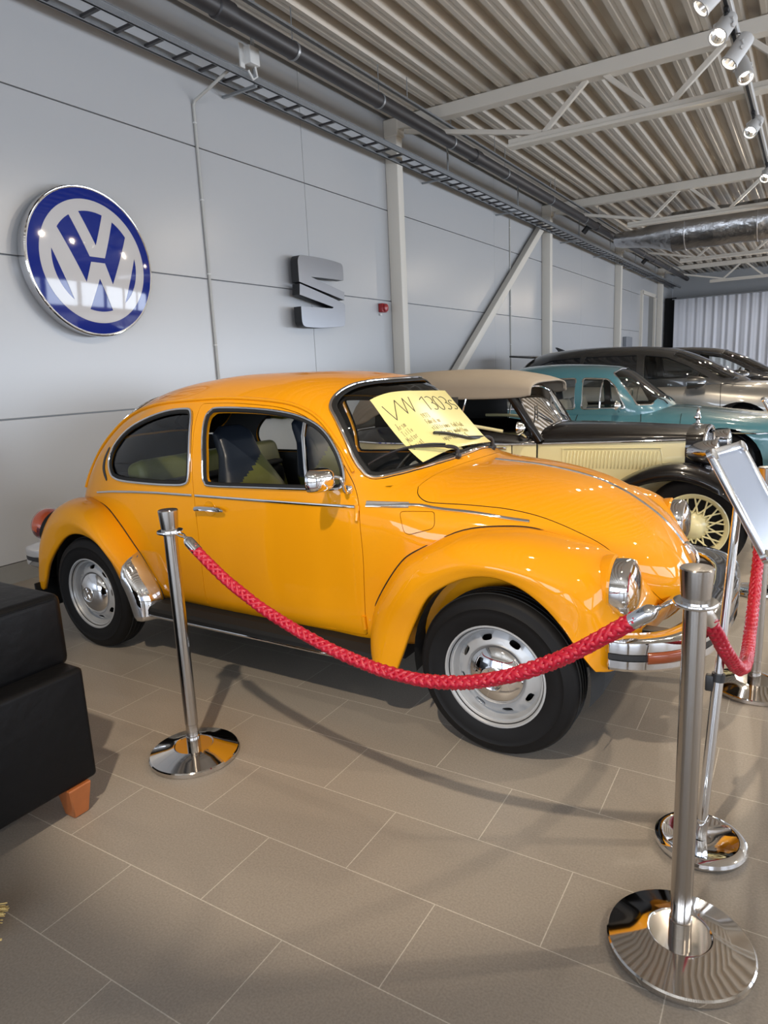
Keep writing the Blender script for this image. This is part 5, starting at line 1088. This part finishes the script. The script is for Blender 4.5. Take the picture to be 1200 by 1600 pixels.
# ---- modern estate-like cars
def modern(name, label, loc, paint, roofp, glossy):
    low = [(.88, .80, .45, 3), (.86, .88, .62, 3.2), (.80, .95, .78, 3.6), (.60, 1.02, .88, 4), (.2, 1.075, .935, 4), (-.1, 1.10, .945, 4.2), (-.5, 1.125, .95, 5), (-1.3, 1.15, .95, 6), (-2.3, 1.18, .95, 6), (-3.0, 1.20, .94, 5), (-3.4, 1.20, .90, 4), (-3.58, 1.12, .84, 4), (-3.64, .95, .70, 4)]
    green = [(.12, 1.03, .12, 2), (.02, 1.12, .45, 2.2), (-.10, 1.19, .62, 2.3), (-.30, 1.305, .74, 2.5), (-.60, 1.465, .83, 2.8), (-.90, 1.59, .86, 3), (-1.15, 1.65, .87, 3.2), (-1.6, 1.695, .87, 3.4), (-2.2, 1.712, .87, 3.4), (-2.7, 1.70, .865, 3.3), (-3.1, 1.66, .85, 3.1), (-3.35, 1.56, .82, 2.9), (-3.5, 1.42, .76, 2.7), (-3.6, 1.25, .6, 2.4), (-3.64, 1.12, .2, 2)]
    wn = [('door_window', [(-.42, 1.16), (-.72, 1.345), (-1.05, 1.495), (-1.38, 1.545), (-1.36, 1.165)]), ('rear_door_window', [(-1.46, 1.17), (-1.48, 1.550), (-2.3, 1.560), (-2.32, 1.20)]), ('rear_quarter_window', [(-2.38, 1.21), (-2.36, 1.560), (-2.85, 1.535), (-3.22, 1.40), (-3.30, 1.29)])]
    t, Lf, Gf = make_car(name, label, loc, paint, .22, low, 1.02, green, (-3.64, .88), (-3.64, .12), (0.0, -2.72), .365, wn, (-.97, 1.52, -.26, 1.14, -.02), False, ('door_window', 'windscreen'), 10, roofp, 8,
        doors=(('l', [(-.28, 1.08), (-.26, .9), (-.25, .6), (-.25, .35)], .004), ('l', [(-1.42, 1.08), (-1.43, .8), (-1.43, .35)], .004), ('l', [(.15, 1.03), (-.26, 1.075)], .003)))
    for sg in (-1, 1):
        mo = MB().tube([(-.55, .92 * sg, 1.06), (-.58, 1.04 * sg, 1.05)], .035, 10).build('door_mirror', M['black'], t)
        rows = []
        for k in np.linspace(0, 1, 9):
            f = math.sqrt(max(.02, 1 - (k * .97) ** 2)); rows.append([(-.68 + .24 * k, (1.09 + .135 * f ** .6 * np.sign(math.cos(a)) * abs(math.cos(a)) ** .6) * sg, 1.115 + .095 * f ** .7 * np.sign(math.sin(a)) * abs(math.sin(a)) ** .7) for a in np.linspace(0, 2 * PI, 29)[:-1]])
        g = MB().grid(rows, closed_v=True); g.add(rows[0], [tuple(range(28))]).add(rows[-1], [tuple(range(28))]); g.build('mirror_head', roofp, mo, angle=60); MB().box((-.53, 1.09 * sg, 1.10), (.16, .24, .022), .008, 2).build('mirror_indicator', M['alu'], mo)
    for y in (-.38, .38): car_seat(t, -1.35, y, .78, M['liner'], .62); MB().box((-1.70, y, 1.43), (.10, .26, .17), .04, 3).build('head_rest', M['liner'], t)
    MB().box((-.45, 0, 1.02), (.55, 1.35, .14), .05, 3).build('dashboard', M['black'], t)
    MB().tube([(-.78 + .07 * math.sin(a), .38 + .18 * math.cos(a), 1.06 + .17 * math.sin(a)) for a in np.linspace(0, 2 * PI, 33)[:-1]], .014, 8, closed=True).build('steering_wheel', M['black'], t)
    sp = MB().box((-3.46, 0, 1.62), (.40, 1.2, .035), .012, 2, rot=Matrix.Rotation(.10, 3, 'Y')).build('roof_spoiler', roofp, t); MB().prism([(-2.95, 1.66), (-2.80, 1.675), (-3.0, 1.76), (-3.03, 1.755)], lambda a, b: (a, -.012, b), lambda a, b: (a, .012, b)).build('aerial_fin', M['black'], t)
    for sg in (-1, 1): MB().box((.80, .66 * sg, .86), (.10, .34, .09), .03, 3).build('headlight', M['chrome'], t)
    for y in (-.1, .42): MB().tube([(.03, y, 1.09), (-.04, y - .05, 1.125), (-.12, y - .55, 1.16)], .009, 6).build('wiper', M['black'], t)
    return t
modern('sport_utility_car', 'bronze grey modern car parked behind the teal blue saloon', (-.88, 12.10, 0), M['grey'], M['greyroof'], 0)
modern('sport_utility_car', 'black modern car farthest back, in front of the white curtain', (-.60, 15.95, 0), M['darkcar'], M['darkcar'], 0)
# ================================================================== black and cream vintage convertible
vt = thing('vintage_convertible', 'black and cream vintage convertible with a taupe canvas roof', 'car', (-.63, 5.52, 0))
def vb(mb, name, m, parent=None, **k): return mb.build(name, m, parent or vt, **k)
def vrow(x, W, zs, zt, n=13, zlow=None):
    r = []
    for k in range(n):
        a = PI * k / (n - 1); r.append((x, -W * np.sign(math.cos(a)) * abs(math.cos(a)) ** .75, zs + (zt - zs) * math.sin(a) ** .8))
    return r
hx = np.linspace(-1.15, -.11, 9)
hw_ = np.interp(hx, [-1.15, -.6, -.11], [.425, .37, .300]); zs_ = np.interp(hx, [-1.15, -.11], [.862, .892]); zt_ = np.interp(hx, [-1.15, -.9, -.5, -.11], [1.0, .998, .985, .965])
bonnet = vb(MB().grid([vrow(x, w, a, b, 19) for x, w, a, b in zip(hx, hw_, zs_, zt_)]), 'bonnet', M['blackpaint'], angle=60)
for sg in (-1, 1):
    mb = MB(); mb.grid([[(x, sg * w, a), (x, sg * (w + .006), a - .14), (x, sg * (w + .004), .45)] for x, w, a in zip(hx, hw_, zs_)])
    for k in range(26):
        x = -.93 + k * .0255; w = float(np.interp(x, hx, hw_)); mb.box((x, sg * (w + .006), .745), (.010, .012, .135), .004, 1, rot=Matrix.Rotation(.16, 3, 'Y'))
    mb.tube(catmull([(x, sg * (float(np.interp(x, hx, hw_)) + .006), z) for x, z in ((-.96, .70), (-.96, .815), (-.93, .828), (-.6, .832), (-.30, .835), (-.27, .82), (-.25, .70))], 5), .004, 6)
    vb(mb, 'bonnet_side', M['cream'], angle=40)
    vb(MB().tube([(x, sg * (w + .003), a) for x, w, a in zip(hx, hw_, zs_)], .010, 8), 'bonnet_trim', M['chrome'])
    vb(MB().tube([(-1.158, sg * .43, z) for z in np.linspace(.5, .865, 6)] + [(-1.155, sg * .40, .90)], .004, 6), 'bonnet_gap', M['dark'])
    # body side: cream below the moulding, black above
    bxs = [-1.16, -1.4, -1.8, -2.2, -2.55, -2.8, -2.95, -3.02]; bw = [.435, .50, .555, .57, .545, .46, .33, .12]
    vb(MB().grid([[(x, sg * w, .862), (x, sg * (w + .012), .62), (x, sg * (w - .01), .36)] for x, w in zip(bxs, bw)]), 'body_side', M['cream'], angle=60)
    tops = [.905, .945, 1.0, 1.01, 1.0, .97, .93, .88]
    vb(MB().grid([[(x, sg * (w - .03), z), (x, sg * (w - .004), z - .02), (x, sg * w, .862)] for x, w, z in zip(bxs, bw, tops)]), 'door_top', M['blackpaint'], angle=60)
    vb(MB().tube([(x, sg * (w + .003), .862) for x, w in zip(bxs, bw)], .010, 8), 'waist_moulding', M['chrome'])
    vb(MB().tube(catmull([(-1.42, sg * .47, .962), (-1.7, sg * .52, 1.012), (-2.0, sg * .54, 1.02)], 5), .014, 8), 'door_capping', M['cream'])
    for xx in (-1.34, -2.16): vb(MB().tube([(xx, sg * (float(np.interp(-xx, [-b for b in bxs], bw)) + .004), z) for z in np.linspace(.40, .855, 6)], .0035, 6), 'door_gap', M['dark'])
    vb(MB().box((-1.42, sg * .515, .835), (.09, .015, .016), .005, 2), 'door_handle', M['chrome'])
    # screen pillar
    vb(MB().tube([(-1.13, sg * .44, .88), (-1.24, sg * .455, 1.06), (-1.36, sg * .45, 1.235)], .034, 10, rx=.022), 'screen_pillar', M['blackpaint'])
    # front fender
    rows = []
    for (x, z, yi, yo) in catmull([(.36, .30, .40, .58), (.34, .44, .38, .63), (.25, .58, .36, .655), (.10, .69, .34, .665), (-.10, .745, .34, .665), (-.30, .715, .35, .66), (-.50, .615, .37, .65), (-.66, .48, .39, .64), (-.80, .36, .41, .63), (-1.0, .32, .42, .63)], 5):
        c, s2 = (yi + yo) / 2, (yo - yi) / 2; rows.append([(x, sg * yi, z - .02), (x, sg * (yi + .06), z), (x, sg * c, z + .012), (x, sg * (yo - .05), z - .006), (x, sg * (yo - .012), z - .035), (x, sg * yo, z - .085), (x, sg * (yo - .012), z - .095)])
    f = vb(MB().grid(rows), 'front_fender', M['blackpaint'], angle=70); sm = f.modifiers.new('thickness', 'SOLIDIFY'); sm.thickness = .006
    rows = []
    for (x, z, yi, yo) in catmull([(-1.95, .33, .48, .66), (-2.02, .50, .48, .68), (-2.16, .66, .48, .69), (-2.40, .745, .48, .69), (-2.66, .69, .44, .69), (-2.85, .53, .40, .68), (-2.95, .32, .40, .66)], 5):
        rows.append([(x, sg * yi, z), (x, sg * (yi + .08), z + .012), (x, sg * (yo - .05), z - .006), (x, sg * yo, z - .07), (x, sg * (yo - .008), z - .13)])
    f = vb(MB().grid(rows), 'rear_fender', M['blackpaint'], angle=70); sm = f.modifiers.new('thickness', 'SOLIDIFY'); sm.thickness = .006
    vb(MB().box((-1.48, sg * .54, .31), (1.0, .22, .03), .008, 2), 'running_board', M['blackpaint'])
    # headlamps
    h = vb(MB().lathe([(0, -.17), (.03, -.165), (.065, -.12), (.085, -.06), (.092, .0), (.094, .02), (.088, .03)], (.08, sg * .40, .815), (1, 0, 0), 32, caps=False), 'headlamp', M['chrome'])
    vb(MB().lathe([(.086, .026), (.05, .04), (.0, .045)], (.08, sg * .40, .815), (1, 0, 0), 32, caps=False), 'lamp_glass', M['lens'], h); vb(MB().tube([(.03, sg * .40, .74), (.02, sg * .36, .66), (.0, sg * .33, .60)], .016, 8), 'lamp_stalk', M['blackpaint'], h)
    mm_ = vb(MB().lathe([(0, -.05), (.03, -.035), (.052, 0), (.054, .008), (.0, .010)], (-1.25, sg * .56, .995), (-1, 0, 0), 24, caps=False).tube([(-1.235, sg * .55, .955), (-1.22, sg * .50, .925), (-1.21, sg * .455, .915)], .009, 8), 'door_mirror', M['chrome'])
for xa in (0.0, -2.42):
    for sg in (-1, 1):
        w = empty('wheel'); w.parent = vt; w.location = (xa, sg * .545, .335); ax = (0, sg, 0)
        to = MB().lathe([(.215, .045), (.225, .058), (.26, .068), (.295, .064), (.315, .055), (.322, .045), (.333, .038), (.335, .0), (.333, -.038), (.295, -.064), (.225, -.058)], (0, 0, 0), ax, 64, caps=False).build('tyre', M['rubber'], w)
        rm = MB().lathe([(.225, .050), (.226, .058), (.218, .060), (.210, .050), (.200, .046), (.188, .030), (.186, -.02), (.21, -.05)], (0, 0, 0), ax, 56, caps=False).build('rim', M['cream'], w)
        mb = MB()
        for k in range(15):
            a = 2 * PI * k / 15
            for da in (-.30, .30): mb.tube([(.088 * math.cos(a), sg * (.046 + .006 * (da > 0)), .088 * math.sin(a)), (.192 * math.cos(a + da), sg * .032, .192 * math.sin(a + da))], .0058, 6)
        mb.build('wire_spokes', M['cream'], w); MB().lathe([(.100, .0), (.098, .035), (.080, .055), (.055, .075), (.035, .085), (.0, .088)], (0, 0, 0), ax, 32, caps=False).build('hub', M['cream'], w); MB().lathe([(.185, -.03), (.0, -.03)], (0, 0, 0), ax, 32, caps=False).build('brake_drum', M['dark'], w)
# radiator shell, grille, mascot
rs_ = MB(); rows = []
for x, g in ((-.112, 0), (-.06, .008), (-.02, .006), (.0, -.012)):
    rows.append([(x, y * (1 + g), z) for y, z in [(-.29, .46), (-.305, .65), (-.305, .82)] + [(-.30 * math.cos(a), .86 + .115 * math.sin(a) ** .7) for a in np.linspace(.0, PI, 15)] + [(.305, .82), (.305, .65), (.29, .46)]])
vb(rs_.grid(rows), 'radiator_shell', M['blackpaint'], angle=50)
out_ = [(-.27, .46), (-.285, .65), (-.285, .82)] + [(-.28 * math.cos(a), .86 + .095 * math.sin(a) ** .7) for a in np.linspace(.0, PI, 15)] + [(.285, .82), (.285, .65), (.27, .46)]
vb(MB().tube([(.002, y, z) for y, z in out_], .018, 10), 'grille_surround', M['chrome']); g = MB()
for k in range(-10, 11): g.box((-.005, k * .026, .69), (.012, .008, .46 - .008 * abs(k)))
vb(g.box((-.02, 0, .68), (.005, .52, .44)), 'grille', M['alu'], smooth=False)
ma = MB().lathe([(.045, 0), (.040, .012), (.016, .022), (.012, .04), (.022, .06), (.016, .085), (.010, .105), (.014, .118), (.006, .13), (.0, .132)], (-.075, 0, .965), (0, 0, 1), 20); vb(ma.box((-.085, 0, 1.03), (.03, .06, .02), .006, 2), 'mascot', M['chrome'])
# windscreen
fr_ = [(-1.14, -.42, .915), (-1.33, -.405, 1.245), (-1.335, -.2, 1.285), (-1.34, 0, 1.295), (-1.335, .2, 1.285), (-1.33, .405, 1.245), (-1.14, .42, .915), (-1.105, .22, .985), (-1.10, 0, 1.005), (-1.105, -.22, .985)]
vb(MB().tube(densify_closed(fr_) if False else catmull(fr_, 1, True), .013, 8, closed=True), 'windscreen_frame', M['chrome'])
rows = []
for t in np.linspace(0, 1, 7):
    rows.append([tuple(np.array((-1.14 + .035 * (1 - (y / .42) ** 2), y, .915 + .09 * (1 - (y / .42) ** 2))) * (1 - t) + np.array((-1.335, y * .965, 1.245 + .05 * (1 - (y / .42) ** 2))) * t) for y in np.linspace(-.42, .42, 13)])
vb(MB().grid(rows), 'windscreen', M['glass'])
for y in (-.15, .25): vb(MB().tube([(-1.12, y, .99), (-1.125, y - .02, 1.02), (-1.20, y - .14, 1.10)], .006, 6).tube([(-1.17, y - .22, 1.04), (-1.225, y - .08, 1.15)], .006, 6), 'wiper', M['black'])
# canvas roof
prof_ = catmull([(-1.20, 1.325, .44, 1.235), (-1.30, 1.365, .455, 1.22), (-1.55, 1.415, .475, 1.215), (-1.90, 1.440, .49, 1.215), (-2.25, 1.438, .49, 1.20), (-2.52, 1.415, .485, 1.12), (-2.72, 1.345, .46, 1.03), (-2.86, 1.22, .42, 1.0), (-2.95, 1.06, .36, .96), (-2.98, .95, .30, .92)], 4)
rows = []
for x, zt, w, ze in prof_:
    r = [(x, -w - .012, ze)]
    for k in range(17):
        a = PI * k / 16; r.append((x, -w * np.sign(math.cos(a)) * abs(math.cos(a)) ** .55, ze + .02 + (zt - ze - .02) * math.sin(a) ** .62))
    rows.append(r + [(x, w + .012, ze)])
cr = vb(MB().grid(rows), 'canvas_roof', M['canvas'], angle=60); sm = cr.modifiers.new('thickness', 'SOLIDIFY'); sm.thickness = .012; sm.offset = 1
vb(MB().tube([(x, y, z + .004) for x, y, z in rows[1][1:-1]], .009, 8), 'roof_hem', M['canvas'], cr)
for sg in (-1, 1):
    mb = MB(); mb.grid([[(x, sg * (w - .005), z0), (x, sg * (w - .02), z1)] for x, w, z0, z1 in ((-1.78, .545, .99, 1.24), (-2.0, .55, .99, 1.24), (-2.3, .54, .99, 1.24), (-2.6, .50, .97, 1.15))]); f = vb(mb, 'canvas_quarter', M['liner']); sm = f.modifiers.new('thickness', 'SOLIDIFY'); sm.thickness = .006
    vb(MB().tube([(-1.77, sg * .54, .99), (-1.72, sg * .50, 1.22)], .007, 8), 'side_window_trim', M['chrome'])
# tub and seats
vb(MB().box((-1.9, 0, .36), (1.7, .92, .05)).box((-1.1, 0, .62), (.05, .78, .50)).box((-2.7, 0, .62), (.3, .80, .56), .05, 2), 'tub', M['liner'])
vb(MB().box((-1.98, 0, .62), (.45, .88, .16), .05, 3).box((-2.24, 0, .84), (.14, .90, .40), .05, 3), 'bench_seat', M['navy'])
vb(MB().box((-1.22, 0, .90), (.10, .82, .12), .03, 2), 'dashboard', M['blackpaint'])
vb(MB().tube([(-1.46 + .05 * math.sin(a), .22 + .19 * math.cos(a), .97 + .17 * math.sin(a)) for a in np.linspace(0, 2 * PI, 33)[:-1]], .011, 8, closed=True).tube([(-1.46, .22, .97), (-1.2, .22, .85)], .014, 8), 'steering_wheel', M['black'])
vb(MB().box((-.0, 0, .40), (.5, .5, .14)).box((-1.3, 0, .30), (2.4, .6, .08)), 'chassis', M['dark'], smooth=False)
vb(MB().tube(catmull([(.36, -.62, .36), (.44, -.5, .36), (.47, 0, .36), (.44, .5, .36), (.36, .62, .36)], 5), .035, 10, rx=.012, up=(0, 0, 1)), 'front_bumper', M['chrome'])
